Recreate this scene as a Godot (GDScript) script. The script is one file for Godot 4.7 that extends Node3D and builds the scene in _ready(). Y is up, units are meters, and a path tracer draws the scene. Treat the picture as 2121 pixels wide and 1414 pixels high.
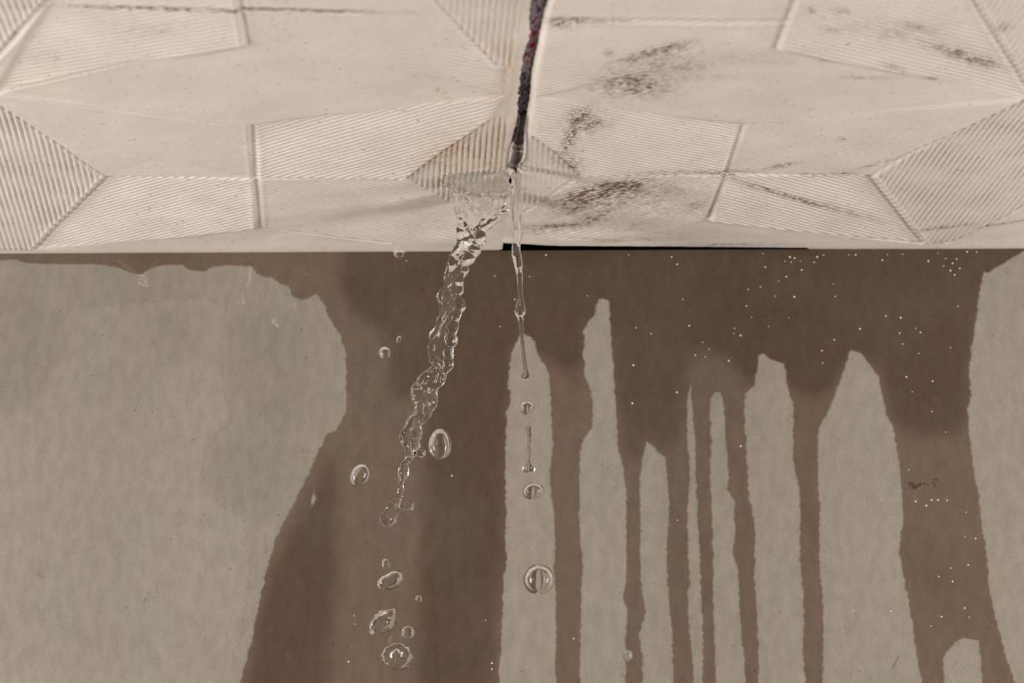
extends Node3D
# A leaking ceiling: two embossed foam ceiling tiles with an open seam, water running out of it, and a soaked paper-faced board below.
# Lengths in the tables are millimetres. Ceiling tables hold x and the distance from the wall; wall tables hold x and the distance below the ceiling.

const MM := 0.001
const STEP := 0.22

var facets := [
	["embossed_diamond", [-85.91, 78.03, -75.03, 85.24, -62.44, 90.11, -48.75, 93.93, -42.18, 96.65, -27.26, 90.46, -9.65, 82.49, -1.05, 76.38, -11.97, 73.45, -22.23, 70.06, -37.95, 65.42, -44.71, 63.15, -52.6, 64.75, -65.33, 69.77, -73.76, 74.42], 0.0136, 1.1110, 0.027, -0.05, 0.0, 0.0, -44.06, 78.29],
	["ribbed_facet", [-85.91, 78.03, -73.76, 74.42, -65.33, 69.77, -52.6, 64.75, -44.71, 63.15, -46.23, 39.25, -73.2, 39.61], 0.4770, 0.9384, 0.037, 0.02, -0.0074, 0.0062, -63.11, 61.28],
	["ribbed_facet", [-44.71, 63.15, -37.95, 65.42, -22.23, 70.06, -11.97, 73.45, -1.05, 76.38, -4.07, 66.05, -19.15, 38.89, -46.23, 39.25], -0.5159, 0.7000, 0.088, 0.06, 0.0248, -0.0217, -23.42, 61.58],
	["ribbed_facet", [-73.2, 39.61, -46.23, 39.25, -48, 13.85, -63.05, 8.77, -92.41, 2.69], -0.5215, 0.7446, 0.094, 0.06, 0.0279, -0.0186, -64.58, 20.83],
	["ribbed_facet", [-46.23, 39.25, -19.15, 38.89, -11.57, 26.63, -3.59, 17.14, -5.55, 6.08, -23.33, 4.71, -33.3, 8.08, -48, 13.85], 0.4806, 0.7717, 0.062, 0.02, -0.0062, 0.0, -23.84, 19.33],
	["ribbed_triangle", [-86.35, 72.31, -73.2, 39.61, -92.74, 2.42, -105.11, 2.6, -107, 37.2, -89.58, 80.68], 0.9500, -0.0672, 0.138, -0.08, 0.0124, -0.0124, -92.33, 39.14],
	["ribbed_triangle", [-19.15, 38.89, -4.07, 66.05, -0.92, 67.7, -0.65, 20.94, -3.59, 17.14, -11.57, 26.63], 0.9992, -0.0394, 0.138, -0.08, 0.0, 0.0, -6.66, 39.56],
	["ribbed_facet", [-85.91, 78.03, -75.03, 85.24, -62.44, 90.11, -48.75, 93.93, -42.18, 96.65, -41.66, 115.46, -69.88, 115.77], -0.3032, 0.7762, 0.056, 0.03, 0.031, -0.0186, -60.83, 96.46],
	["ribbed_facet", [-42.18, 96.65, -27.26, 90.46, -9.65, 82.49, -1.05, 76.38, -2.65, 88.63, -12.52, 115.13, -41.66, 115.46], 0.3459, 0.7582, 0.056, 0.02, 0.0062, 0.0, -19.57, 95.03],
	["ribbed_triangle", [-12.52, 115.13, -2.65, 88.63, 0.18, 87.45, 2.45, 114.96], 0.9988, -0.0486, 0.112, -0.05, 0.0, 0.0, -3.14, 101.54],
	["ribbed_triangle", [-69.88, 115.77, -82.31, 93.76, -89.18, 82.66, -94.24, 96.15, -87, 115.97], 0.9090, -0.0109, 0.112, -0.08, 0.0, 0.0, -84.52, 100.86],
	["embossed_diamond", [4.05, 75.91, 27.8, 88.85, 42.78, 94.35, 51.84, 89.9, 63.15, 84.75, 75.62, 79.87, 87.06, 73.67, 67.16, 69.37, 51.01, 64.51, 40.14, 62.51, 38.19, 62.97, 22.02, 68.89, 12.98, 71.91], 0.0205, 1.1109, 0.027, -0.05, 0.0, 0.0, 44.91, 75.96],
	["ribbed_facet", [4.05, 75.91, 12.98, 71.91, 22.02, 68.89, 38.19, 62.97, 40.14, 62.51, 38.62, 39.78, 12.59, 39.89, 3.91, 59.29], 0.4650, 0.8311, 0.088, 0.06, -0.0248, -0.0186, 21.56, 60.14],
	["ribbed_facet", [40.14, 62.51, 51.01, 64.51, 67.16, 69.37, 87.06, 73.67, 85.34, 71.02, 76.43, 57.49, 69.8, 48.42, 64.98, 38.49, 38.62, 39.78], -0.4494, 0.9519, 0.035, 0.02, 0.0074, 0.0062, 64.5, 58.36],
	["ribbed_facet", [12.59, 39.89, 38.62, 39.78, 37.31, 17.34, 29.64, 10.66, 13.11, 5.81, 2.84, 7.84, 2.07, 20.14, 6.78, 28.86], -0.6012, 0.7991, 0.069, 0.02, 0.0062, 0.0062, 17.87, 21.29],
	["ribbed_facet", [38.62, 39.78, 64.98, 38.49, 75.48, 13.44, 80.03, 3.24, 62.99, 7.8, 37.84, 16.3], 0.5402, 0.7312, 0.1, 0.06, -0.0279, -0.0217, 59.99, 19.84],
	["ribbed_triangle", [12.59, 39.89, 3.91, 59.29, 1.64, 60.84, 0.98, 20.92, 2.07, 20.14, 6.78, 28.86], 0.9997, -0.0247, 0.075, -0.06, 0.0062, 0.0, 4.66, 38.32],
	["ribbed_triangle", [64.98, 38.49, 69.8, 48.42, 76.43, 57.49, 85.34, 71.02, 87.06, 73.67, 94.42, 66.09, 101.7, 29.55, 95.89, 22.91, 90.97, 13.22, 86.07, 5.32, 80.03, 3.24, 75.48, 13.44], -0.9176, 0.1236, 0.131, -0.06, -0.0217, -0.0124, 84.01, 36.91],
	["ribbed_facet", [4.05, 75.91, 27.8, 88.85, 42.78, 94.35, 44.13, 114.49, 6.52, 114.92], -0.3780, 0.8268, 0.05, 0.03, -0.0093, -0.0062, 25.06, 97.7],
	["ribbed_facet", [42.78, 94.35, 51.84, 89.9, 63.15, 84.75, 75.62, 79.87, 87.06, 73.67, 85.4, 79.55, 76.71, 99.49, 70.59, 114.2, 44.13, 114.49], 0.4448, 0.7472, 0.056, 0.03, -0.0279, -0.0155, 66.36, 92.25],
	["ribbed_triangle", [70.59, 114.2, 76.71, 99.49, 85.4, 79.55, 94.42, 66.09, 93.54, 93.94, 84.87, 114.04], -0.9000, 0.1281, 0.1, -0.06, 0.0, 0.0, 84.26, 94.55],
]
var grooves := [
	[[-41.66, 115.46, -42.18, 96.65], 0.34, 1.0],
	[[-44.71, 63.15, -46.23, 39.25, -48, 13.85], 0.36, 1.0],
	[[-73.2, 39.61, -85.48, 16.72, -92.74, 2.42], 0.36, 1.0],
	[[-86.35, 72.31, -78.69, 53.94, -73.2, 39.61], 0.2, 0.8],
	[[-19.15, 38.89, -4.07, 66.05], 0.22, 0.8],
	[[-73.2, 39.61, -46.23, 39.25, -19.15, 38.89], 0.1, 0.7],
	[[-48, 13.85, -33.3, 8.08, -23.33, 4.71], 0.12, 0.8],
	[[-69.88, 115.77, -82.31, 93.76, -85.67, 88.47], 0.22, 0.9],
	[[-12.52, 115.13, -7.45, 101.2, -2.19, 87.86], 0.24, 0.9],
	[[-68.24, 110.43, -41.79, 109.78, -23.12, 108.34], 0.16, 1.2],
	[[-85.91, 78.03, -52.6, 64.75, -44.71, 63.15], 0.06, 0.6],
	[[-44.71, 63.15, -37.95, 65.42], 0.06, 0.6],
	[[-85.91, 78.03, -62.44, 90.11, -42.18, 96.65], 0.08, 0.7],
	[[44.13, 114.49, 42.78, 94.35], 0.32, 1.0],
	[[40.14, 62.51, 38.62, 39.78, 37.31, 17.34], 0.34, 1.0],
	[[64.98, 38.49, 75.48, 13.44, 80.03, 3.24], 0.36, 1.1],
	[[64.98, 38.49, 69.8, 48.42, 76.43, 57.49, 86.89, 73.26], 0.18, 0.8],
	[[3.91, 59.29, 8.41, 50.12, 12.59, 39.89], 0.22, 0.9],
	[[12.59, 39.89, 6.78, 28.86, 2.07, 20.14], 0.15, 0.8],
	[[12.59, 39.89, 38.62, 39.78, 64.98, 38.49], 0.12, 0.7],
	[[37.84, 16.3, 62.99, 7.8, 80.03, 3.24], 0.14, 0.8],
	[[70.59, 114.2, 76.71, 99.49, 85.4, 79.55, 89.08, 72.41], 0.26, 0.9],
	[[6.42, 105.71, 18.41, 105.03, 42.78, 104.04], 0.2, 1.4],
	[[101.7, 29.55, 95.89, 22.91, 90.97, 13.22, 84.45, 3.18], 0.16, 0.8],
]
var seam_left := [4.15, 114.94, 3.94, 112.89, 3.56, 103.06, 2.61, 92.76, 2.32, 85.48, 1.78, 76.55, 1.55, 67.25, 0.64, 56.04, 0.12, 49.32, -0.24, 44.04, -0.26, 35.77, -0.64, 23.48, -1.24, 10.56, -1.64, 3.86, -1.85, 0.03]
var seam_right := [6.37, 114.92, 6.1, 112.87, 5.2, 106.43, 4.31, 94.05, 3.51, 85.47, 3.17, 73.47, 2.39, 60.83, 2.09, 48.38, 1.32, 44.02, 0.28, 39.34, -0.53, 32.15, -0.73, 23.48, -1.23, 13.2, -1.58, 6.56, -1.74, 3.04, -1.75, 0.03]
var dirt_smears := [
	[20.22, 80.34, 0.105, 0.007, 0.021, -0.128, 15.08, 12.56, 0.51],
	[25.25, 90.98, 0.130, 0.018, 0.088, -0.170, 11.56, 10.6, 0.44999999999999996],
	[12.6, 63.93, 0.184, 0.017, 0.052, -0.118, 8.44, 13.59, 0.44999999999999996],
	[16.17, 28.24, 0.079, 0.008, 0.059, -0.100, 19.1, 18.71, 0.51],
	[8.37, 10.96, 0.111, 0.004, 0.044, -0.238, 14.26, 7.19, 0.5700000000000001],
	[28.83, 25.58, 0.086, 0.009, 0.033, -0.085, 18.01, 19.42, 0.30000000000000004],
	[22.43, 6.22, 0.062, 0.003, -0.008, -0.551, 25.81, 2.93, 0.44999999999999996],
	[39.36, 90.81, 0.098, 0.006, -0.060, -0.338, 16.53, 5.63, 0.24],
	[58.29, 101.7, 0.077, 0.002, -0.110, -0.196, 21.1, 14.38, 0.30000000000000004],
	[74.68, 90.39, 0.124, 0.006, -0.144, -0.226, 13.26, 11.12, 0.375],
	[10.44, 47.36, 0.230, -0.046, -0.199, -0.132, 5.67, 12.33, 0.5249999999999999],
	[21.26, 92.54, 0.192, 0.032, 0.343, -0.488, 7.49, 6.03, 1.125],
	[26.54, 95.66, 0.291, 0.047, 0.340, -0.560, 5.02, 4, 1.0499999999999998],
	[15.92, 93.35, 0.849, 0.029, -0.007, -0.592, 1.89, 2.71, 0.8250000000000001],
	[18.53, 82.34, 0.193, 0.008, -0.002, -0.172, 8.29, 9.32, 0.5249999999999999],
	[22.72, 78.31, 0.164, 0.012, 0.036, -0.218, 9.64, 7.43, 0.44999999999999996],
	[11.7, 67.13, 0.379, 0.063, 0.201, -0.214, 3.81, 7.31, 1.125],
	[10.24, 57.46, 0.676, -0.137, -0.203, -0.138, 2.57, 9.34, 1.2000000000000002],
	[14.28, 63.27, 0.274, 0.030, 0.271, -0.499, 5.53, 4.26, 0.8999999999999999],
	[10.65, 45.06, 0.348, -0.095, -0.912, -0.451, 3.03, 6.41, 1.2000000000000002],
	[7.8, 51.48, 0.584, -0.120, -0.752, -0.499, 2.15, 3.99, 0.75],
	[9.67, 105.85, 0.272, 0.006, -0.008, -0.716, 5.89, 2.24, 1.25],
	[7.8, 104.44, 0.406, 0.007, -0.006, -0.553, 3.94, 2.89, 0.8999999999999999],
	[15.39, 104.71, 0.152, 0.005, -0.010, -0.832, 10.5, 1.93, 0.44999999999999996],
	[29.41, 87.1, 0.195, 0.018, 0.061, -0.378, 8.08, 4.37, 0.5249999999999999],
	[32.85, 83.16, 0.106, 0.007, -0.007, -0.565, 15.17, 2.84, 0.33],
	[46.77, 109.29, 0.866, 0.027, -0.264, -0.655, 1.87, 2.59, 0.8999999999999999],
	[51.74, 108.54, 0.605, 0.026, -0.302, -0.750, 2.69, 2.43, 0.675],
	[50.59, 102.15, 0.394, 0.010, -0.354, -0.729, 4.11, 2.99, 0.6000000000000001],
	[64.36, 102, 0.295, 0.017, -0.275, -0.575, 5.58, 3.91, 0.6000000000000001],
	[73.05, 90.79, 0.183, 0.002, -0.437, -0.559, 8.83, 7.48, 1.125],
	[77.37, 88.45, 0.378, 0.026, -0.348, -0.621, 4.4, 3.64, 0.75],
	[62.59, 87.09, 0.433, 0.012, -0.371, -0.606, 3.76, 3.53, 0.6000000000000001],
	[69.63, 82.32, 0.725, 0.110, -0.011, -0.904, 2.23, 1.77, 1.0499999999999998],
	[58.41, 82.65, 0.193, 0.025, -0.014, -1.131, 8.29, 1.42, 0.6000000000000001],
	[50.82, 89.91, 0.838, 0.064, -0.209, -0.953, 1.95, 1.76, 0.75],
	[77.98, 101.84, 0.534, 0.155, 0.296, -0.422, 2.65, 3.6, 0.75],
	[40.26, 40, 0.177, 0.014, -0.010, -0.755, 9.06, 2.12, 0.8999999999999999],
	[48.66, 43.4, 0.263, 0.046, 0.417, -0.708, 5.53, 3.85, 1.125],
	[60.43, 39.26, 0.407, 0.049, -0.010, -0.753, 3.94, 2.13, 1.125],
	[55.25, 38.62, 0.175, 0.013, -0.234, -0.960, 9.32, 2.84, 0.6000000000000001],
	[65.81, 44.8, 0.173, 0.041, 0.698, -0.832, 7.7, 6.65, 0.675],
	[15.17, 31.94, 0.114, 0.014, 0.148, -0.216, 13.01, 11.23, 1.125],
	[12.65, 25.8, 0.168, 0.019, 0.130, -0.188, 8.87, 9.98, 0.675],
	[20.4, 34.29, 0.147, 0.019, 0.199, -0.289, 10.03, 8.54, 0.75],
	[15.56, 18.16, 0.193, 0.030, 0.274, -0.262, 7.17, 9.1, 0.8999999999999999],
	[8.34, 13.06, 0.167, 0.011, 0.130, -0.333, 9.36, 5.93, 0.675],
	[24.11, 30.6, 0.114, 0.014, 0.084, -0.143, 13.11, 12.97, 0.42000000000000004],
	[48.04, 31.5, 0.089, -0.002, -0.496, -0.627, 17.73, 14.26, 1.0499999999999998],
	[55.82, 25.22, 0.162, -0.000, -0.588, -0.744, 9.84, 8.08, 0.75],
	[63.64, 20.06, 0.120, 0.002, -0.364, -0.460, 13.45, 11.19, 0.5249999999999999],
	[57.97, 56.19, 1.218, 0.145, -0.010, -0.807, 1.34, 1.98, 0.8250000000000001],
	[82.05, 12.56, 0.143, 0.028, 0.241, -0.805, 10.56, 3.68, 0.9750000000000001],
	[93.78, 13.97, 0.167, 0.038, 0.434, -1.048, 8.75, 3.89, 1.0499999999999998],
	[34.39, 23, 0.256, 0.017, -0.002, -0.175, 6.28, 9.15, 0.375],
	[41.3, 3.25, 0.071, 0.005, -0.015, -1.092, 22.72, 1.5, 0.75],
	[30.58, 41.3, 0.089, 0.005, -0.013, -0.949, 18.07, 1.7, 0.6000000000000001],
	[22.16, 12.87, 0.167, 0.015, 0.092, -0.235, 9.28, 7.52, 0.375],
	[-75.58, 92.17, 0.196, -0.019, 0.137, -0.354, 8.52, 5.74, 0.18],
	[-56.18, 103.03, 0.101, -0.009, 0.072, -0.316, 16.12, 6.36, 0.21000000000000002],
	[-45.53, 109.82, 0.037, -0.004, -0.036, -1.018, 42.69, 2.19, 1.2000000000000002],
	[-29.85, 108.94, 0.112, -0.009, -0.053, -1.014, 14.25, 1.74, 0.8999999999999999],
	[-61.98, 110.18, 0.154, -0.023, -0.015, -1.279, 10.35, 1.25, 0.75],
	[-78.73, 100.57, 0.777, 0.131, 1.238, -0.852, 1.67, 2.84, 0.8999999999999999],
	[-12.31, 78.74, 1.654, -0.432, -1.396, -0.922, 0.77, 1.63, 0.6000000000000001],
	[-73.37, 91.39, 1.183, -0.198, -0.009, -0.781, 1.39, 2.05, 0.30000000000000004],
]
var rust_smears := [
	[-11, 49.92, 0.118, 0.013, 0.077, -0.083, 12.48, 20.88, 0.6000000000000001],
	[-5.04, 47.56, 0.291, -0.004, -0.001, -0.071, 5.51, 22.62, 0.44999999999999996],
	[-0.64, 79.6, 0.473, -0.028, -0.010, -0.027, 4.8, 58.1, 0.44999999999999996],
	[-13.58, 34.75, 0.436, -0.013, -0.011, -0.827, 3.67, 1.93, 0.8999999999999999],
	[-14.59, 36.44, 3.791, -0.118, -0.009, -0.694, 0.43, 2.31, 1.2],
	[-17.63, 37.44, 2.849, -0.106, -0.009, -0.696, 0.57, 2.3, 1.0499999999999998],
	[-10.95, 52.17, 0.172, 0.033, 0.192, -0.132, 7.47, 14.18, 0.375],
	[-1.98, 56.51, 0.535, -0.025, -0.021, -0.073, 3.12, 21.66, 0.42000000000000004],
	[-1.01, 85.52, 0.623, -0.038, -0.022, -0.061, 2.96, 25.56, 0.44999999999999996],
	[-2.52, 95.07, 0.920, -0.007, -0.004, -0.333, 1.74, 4.81, 0.6000000000000001],
	[-3.07, 76.61, 0.608, -0.048, -0.183, -0.402, 2.56, 4.02, 0.5249999999999999],
	[-12.32, 78.34, 2.483, -0.072, -0.012, -0.993, 0.65, 1.61, 1.2],
	[-10.79, 75.08, 0.962, -0.164, -0.853, -0.898, 1.46, 2.05, 0.75],
	[-3.34, 45.7, 0.288, 0.013, 0.259, -0.716, 5.47, 2.96, 0.75],
	[-33.31, 82.97, 0.418, -0.032, -0.020, -1.689, 3.82, 0.95, 0.5249999999999999],
	[-43.91, 54.83, 0.492, -0.046, -0.003, -0.223, 3.32, 7.18, 0.18],
	[-56.81, 45.94, 0.386, -0.046, -0.007, -0.539, 4.15, 2.96, 0.22499999999999998],
	[-64.44, 12.5, 1.357, -0.169, -0.018, -1.263, 1.19, 1.26, 0.75],
	[-69.07, 5.36, 1.056, -0.075, 0.602, -1.292, 1.57, 1.47, 0.75],
	[-7.18, 21.03, 0.184, 0.004, 0.109, -0.391, 8.67, 4.74, 0.22499999999999998],
	[2.61, 70.38, 1.341, -0.069, -0.029, -0.077, 1.57, 20.31, 0.5249999999999999],
]
var wet_outline := [-128.45, -2.58, -128.2, 0.94, -99.87, 1.59, -97.06, 1.3, -94.19, 2.12, -87.58, 2.35, -80.99, 2.38, -77.86, 2.9, -76.14, 3.31, -72.98, 4.62, -71.49, 4.33, -69.66, 3.04, -67.51, 2.65, -63.83, 2.67, -63.24, 3.48, -61.72, 3.88, -59.55, 3.99, -58.45, 3.1, -55.54, 2.72, -50.54, 3.04, -49.75, 4.44, -47.85, 5.25, -46.63, 5.26, -44.9, 6.76, -43.49, 6.97, -42.5, 9.26, -40.98, 9.96, -39.58, 9.67, -37.91, 8.69, -36.47, 10.87, -35.2, 13.84, -33.47, 16.61, -32.11, 20.35, -31.96, 23.67, -31.74, 32.39, -32.46, 33.93, -33.8, 36.32, -35.27, 36.99, -36.69, 39.76, -38.1, 43.47, -40.39, 48.29, -43.79, 55.61, -44.66, 57.39, -46, 62.22, -47.53, 69.98, -48.86, 77.66, -50.64, 84.91, -52.03, 92.62, -55.05, 110.28, -55.25, 131.81, 93.99, 132.52, 102.96, -1.37]
var dry_gaps := [
	[1.36, 17.87, 0.6, 19.24, 0.04, 20.8, -0.44, 24.22, -0.74, 28.2, -0.28, 28.78, -0.29, 31.2, -1.04, 32.74, -1.26, 42.7, -1.29, 50, -1.12, 53.2, -1.5, 57.23, -1.06, 61.61, -1.8, 65.23, -1.92, 72.14, -2.21, 77.8, -2.68, 85.14, -3.61, 132.05, 8.11, 132.11, 7.88, 85.2, 7.84, 79.94, 7.99, 74.02, 8.04, 68.78, 7.63, 64.07, 8.04, 59.14, 7.74, 52.49, 7.15, 47.11, 7.38, 42.75, 7.87, 39.03, 7.54, 35.29, 7.49, 30.27, 7.15, 26.78, 7.08, 25.03, 5.7, 22.59, 4.97, 20.93, 4.43, 18.67, 3.69, 17.69, 2.29, 17.09],
	[16.77, 10.26, 16.17, 12.83, 13.69, 16.85, 14.22, 19.02, 13.63, 21.56, 14.16, 23.71, 13.77, 24.58, 15.29, 28.77, 15.41, 33.79, 15.19, 36.29, 13.59, 38.39, 12.92, 40.87, 12.75, 46.95, 12.57, 53.93, 13.1, 61.96, 12.58, 74.04, 12.35, 85.22, 11.14, 132.12, 20.26, 132.17, 20.76, 85.26, 20.89, 78.01, 21.37, 71.24, 20.6, 68.85, 21.29, 66.08, 21.43, 58, 21.58, 49.83, 21.21, 44.91, 20.28, 40.81, 19.86, 32.56, 19.64, 23.74, 19.1, 16.88, 19.02, 10.47, 17.81, 9.97],
	[25.75, 38.83, 24.65, 42.93, 24.21, 46.63, 24.25, 53.99, 23.9, 62.02, 24.15, 67.67, 24.88, 72.09, 23.45, 76.02, 24.08, 80.39, 23.98, 85.28, 22.86, 132.18, 29.8, 132.21, 29.61, 85.3, 29.65, 76.05, 29.25, 70.09, 28.94, 64.08, 29.08, 58.04, 29.71, 50.72, 29.23, 43.71, 29.08, 42, 26.74, 39.7],
	[34.44, 26.92, 33.58, 31.37, 33.45, 36.38, 33.52, 40.97, 33.82, 43.74, 33.29, 49.89, 33, 54.03, 33.02, 60.48, 33.24, 66.14, 32.64, 68.54, 32.98, 76.06, 33.46, 82.07, 33.37, 85.32, 32.84, 132.23, 35.87, 132.24, 35.07, 85.33, 35.32, 76.07, 35.18, 68.18, 35.21, 60.12, 34.98, 51.97, 34.88, 41.65, 34.84, 36.39, 34.5, 31.76],
	[39.01, 29.08, 37.95, 30.53, 38, 38.89, 37.52, 45.84, 37.75, 54.05, 37.7, 62.09, 37.47, 70.13, 37.6, 78.09, 37.58, 85.34, 37.17, 132.25, 43.68, 132.28, 43.03, 85.37, 42.73, 78.12, 42.29, 72.17, 42.36, 64.15, 41.45, 61.36, 41.98, 56.04, 41.97, 50.41, 40.66, 48.32, 41.1, 45.86, 40.99, 43.3, 40.75, 39.29, 40.6, 31.8, 40.22, 29.09],
	[47.7, 21.73, 47.01, 25.53, 46.57, 27.67, 44.85, 29.3, 44.55, 32.68, 44.59, 37.3, 44.76, 43.32, 44.82, 49.95, 45.69, 54.09, 45.66, 60.17, 45.35, 64.17, 45.62, 72.19, 45.54, 85.38, 45.42, 132.29, 54.09, 132.33, 54.12, 85.42, 53.78, 78.17, 54.38, 74.25, 54.36, 70.21, 54.04, 62.17, 54.35, 54.14, 54.41, 48.01, 53.5, 42.88, 53.64, 36.87, 54.01, 31.86, 53.11, 28.96, 52.68, 25.56, 52.47, 23.51, 50.09, 22.62, 48.55, 21.35],
	[65.52, 20.75, 65.12, 21.43, 63.32, 26.49, 61.04, 31.9, 58.43, 36.89, 58.27, 41, 58.06, 45.95, 58.18, 52.09, 57.74, 58.18, 57.78, 66.26, 57.98, 72.25, 57.73, 78.19, 57.25, 85.44, 56.69, 132.34, 77.51, 132.44, 75.67, 85.53, 74.71, 78.28, 74.47, 74.35, 73.39, 65.51, 72.62, 61.05, 73.78, 54.23, 73.81, 50.09, 73.73, 44.41, 73.28, 40.6, 72.84, 36.58, 71.76, 34.07, 71.16, 31.18, 70.57, 26.14, 69.1, 23.99, 67.18, 21.25],
	[117.08, -0.8, 100.1, 0.52, 96.66, 2.71, 92.84, 5.08, 92.02, 4.78, 90.88, 9.55, 89.75, 15.97, 88.61, 21.06, 87.96, 25.74, 88.08, 30.01, 87.26, 32.9, 87.42, 39.53, 87.68, 44.48, 88.19, 48.18, 88.6, 55.06, 89.21, 61.6, 89.33, 68.45, 90.19, 73.6, 91.35, 79.54, 92.93, 85.62, 100.06, 132.55, 141.69, 132.75, 154.82, -0.6],
	[83.76, 77.14, 82.56, 77.77, 80.46, 79.94, 79.75, 81.48, 79.97, 85.55, 79.25, 132.45, 87.05, 132.49, 86.76, 85.58, 86.96, 82.33, 86.61, 77.61],
	[-37.55, 48.4, -38.15, 50.47, -37.86, 51.23, -37.16, 49.54],
]
var soaked := [[-32.54, -2.08, 102.96, -1.37, 102.56, 4.63, 90.8, 12.52, 88.23, 24.28, 87.44, 33, 86.08, 37.32, 80.04, 38.24, 74.56, 37.26, 72.42, 33.89, 70.99, 25.17, 65.13, 21.24, 62.55, 27.07, 58.22, 30.92, 53.7, 27.99, 51.09, 23.12, 46.25, 28.92, 43.59, 25.03, 40.92, 21.11, 35.33, 21.08, 33.76, 27.89, 33.29, 35.61, 31.12, 41.15, 28.53, 41.81, 26.13, 38.26, 24.93, 42.74, 21.87, 43.96, 20.67, 39.38, 19.55, 18.06, 15.39, 15.09, 12.43, 27.78, 10.16, 23.88, -0.04, 17.96, -0.59, 37.36, -1.6, 60.96, -3.49, 85.14, -4.91, 132.05, -18.8, 131.98, -18.14, 74.71, -17.69, 60.88, -16.7, 42.05, -18.63, 29.56, -24.17, 31.47, -24.77, 17.83, -31.86, 11.89, -33.8, 7.91], [-33.28, 40.06, -36.87, 45.28, -42.16, 55.15, -45.56, 65.38, -48, 76.39, -50.02, 84.91, -50.91, 131.83, -37.02, 131.89, -33.63, 74.64, -33.03, 56.14]]
var damp := [[-128.45, -2.58, -125.58, 36.72, -98.06, 33.98, -92.61, 32.08, -87.49, 23.38, -84.98, 17.52, -87.13, 11.6, -75, 10.48, -68.47, 9.72, -60.04, 9.27, -55.28, 11.77, -54.47, 13.75, -55.85, 17.67, -55.81, 25.49, -53.73, 33.24, -57.28, 38.03, -58.54, 41.84, -59.08, 45.17, -56.93, 49.44, -53.18, 52.28, -50.14, 56.99, -49.21, 64.43, -49.97, 69.97, -51.12, 77.29, -52.29, 83.64, -52.92, 92.62, -48.47, 92.64, -31.48, 37.2, -32.07, -2.08]]
var damp_deep := [[-127.72, 7.43, -126.14, 29.01, -98.27, 30.12, -92.77, 29.18, -89.45, 21.42, -90.41, 11.58, -95.83, 6.6], [-53.38, 12.76, -54.01, 23.55, -51.77, 37.1, -57.22, 39.94, -57.98, 45.17, -53.24, 50.4, -45.88, 52.32, -42.39, 44.78, -38.96, 32.35, -39.24, 17.76, -43.1, 11.83], [-71.21, 11.68, -68.03, 21.53, -59.62, 22.55, -56.16, 13.74, -61.9, 9.75]]
var tide_line := [-88.96, 12.58, -85.28, 11.12, -81.55, 10.84, -75, 10.48, -68.47, 9.72, -60.04, 9.27, -55.28, 11.77, -54.47, 13.75, -56.04, 17.67, -55.87, 23.54, -55.56, 27.43, -53.7, 34.21, -57.28, 38.03, -58.54, 41.84, -59.08, 45.17, -56.93, 49.44, -53.18, 52.28, -50.32, 56.98, -49.21, 64.43, -49.97, 69.97, -51.12, 77.29, -52.34, 81.82]
var punch_marks := [-47.75, 8.93, -47.67, 12.69, -47.59, 16.44, -47.52, 20.17, -47.44, 23.88, -47.36, 27.57, -47.29, 31.25, -47.21, 34.91, -47.14, 38.56, -47.06, 42.18, -46.99, 45.8, -46.91, 49.39, -46.84, 52.97, -46.76, 56.53, -46.69, 60.08, -46.62, 63.61, -46.54, 67.13, -46.47, 70.63, -46.4, 74.12, -46.33, 77.58, -46.26, 81.04, -46.18, 84.48]
var flecks := [14.68, 9.4, 33.19, 10.22, 24, 15.97, 26.89, 17.22, 34.27, 15.63, 38.03, 20.47, 37.26, 21.95, 41.72, 22.78, 42.9, 17.26, 44.19, 17.65, 49.68, 15.84, 46.46, 13.94, 45.52, 11.66, 45.99, 8.22, 48.37, 7.76, 51.16, 9.67, 54.86, 9.82, 62.84, 9.77, 62.59, 7.19, 53.47, 5.67, 49.45, 3.66, 49.1, 0.83, 56.54, 4.3, 54.31, 1.6, 55.25, 1.82, 53.3, 2.46, 60.92, 1.28, 65.83, 1.22, 67.18, 1.23, 73.4, 1.17, 76.39, 1.14, 83.24, 0.96, 84.24, 3.62, 84.73, 2.06, 86.5, 11.92, 72.46, 13.86, 75.32, 14.22, 78.13, 16.41, 78.98, 17.23, 74.96, 17.34, 75.38, 19.56, 78.43, 21.48, 84.6, 20.33, 82.8, 37.27, 80.38, 33.17, 76.77, 29.21, 32.26, 3, 22.86, 1, 31.24, 1.48, 31.59, 29.06, 23.37, 23.57, 23.02, 31.24, 36.82, 19.02, 35.33, 21.6, 59.78, 20.84, 62.26, 18.64, 59.8, 23.3, 67.3, 16.44, 80.79, 27.08, 75.8, 26.21, 75.33, 44.69, 43.52, 39.85, 59.02, 2.71, 59.67, 1.62, 54.52, 2.68, 56.37, 2.48, 72.32, 2.34, 81.31, 2.6, 88.99, 0.69, 90.82, 0.78, 85.99, 3.06, 86.85, 2.2, 87.35, 4.16, 85.49, 4.58, 86.26, 5.45, 51.92, 6.57, 53.68, 14.11, 43.06, 16.19, 75.33, 44.66, 79.31, 50.64, 80.54, 50.6, 82.25, 50.69, 76.28, 50.87, 85.17, 57.76, 82.22, 63.81, 79.85, 65.4, 85.52, 63.22, 63.59, 71.81, 70.59, 72, 84.37, 71.47, 79.97, 73.08, 85.13, 73.19, 77.88, 74.82, 31.1, 54.32, 78.26, 51.7, 82.39, 66.38, 87.2, 58.13, 85.72, 53.04, 3.49, 5.42, -3.28, 5.28, 0.56, 10.07, -2.28, 15.59, 6.73, 0.94, -30.65, 81.03, -29.79, 72.27, -29.59, 73.92, -5.17, 73.31, -4.01, 81.43, -4.02, 82.52, 11.2, 76.87, -11.55, 45.41]
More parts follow.
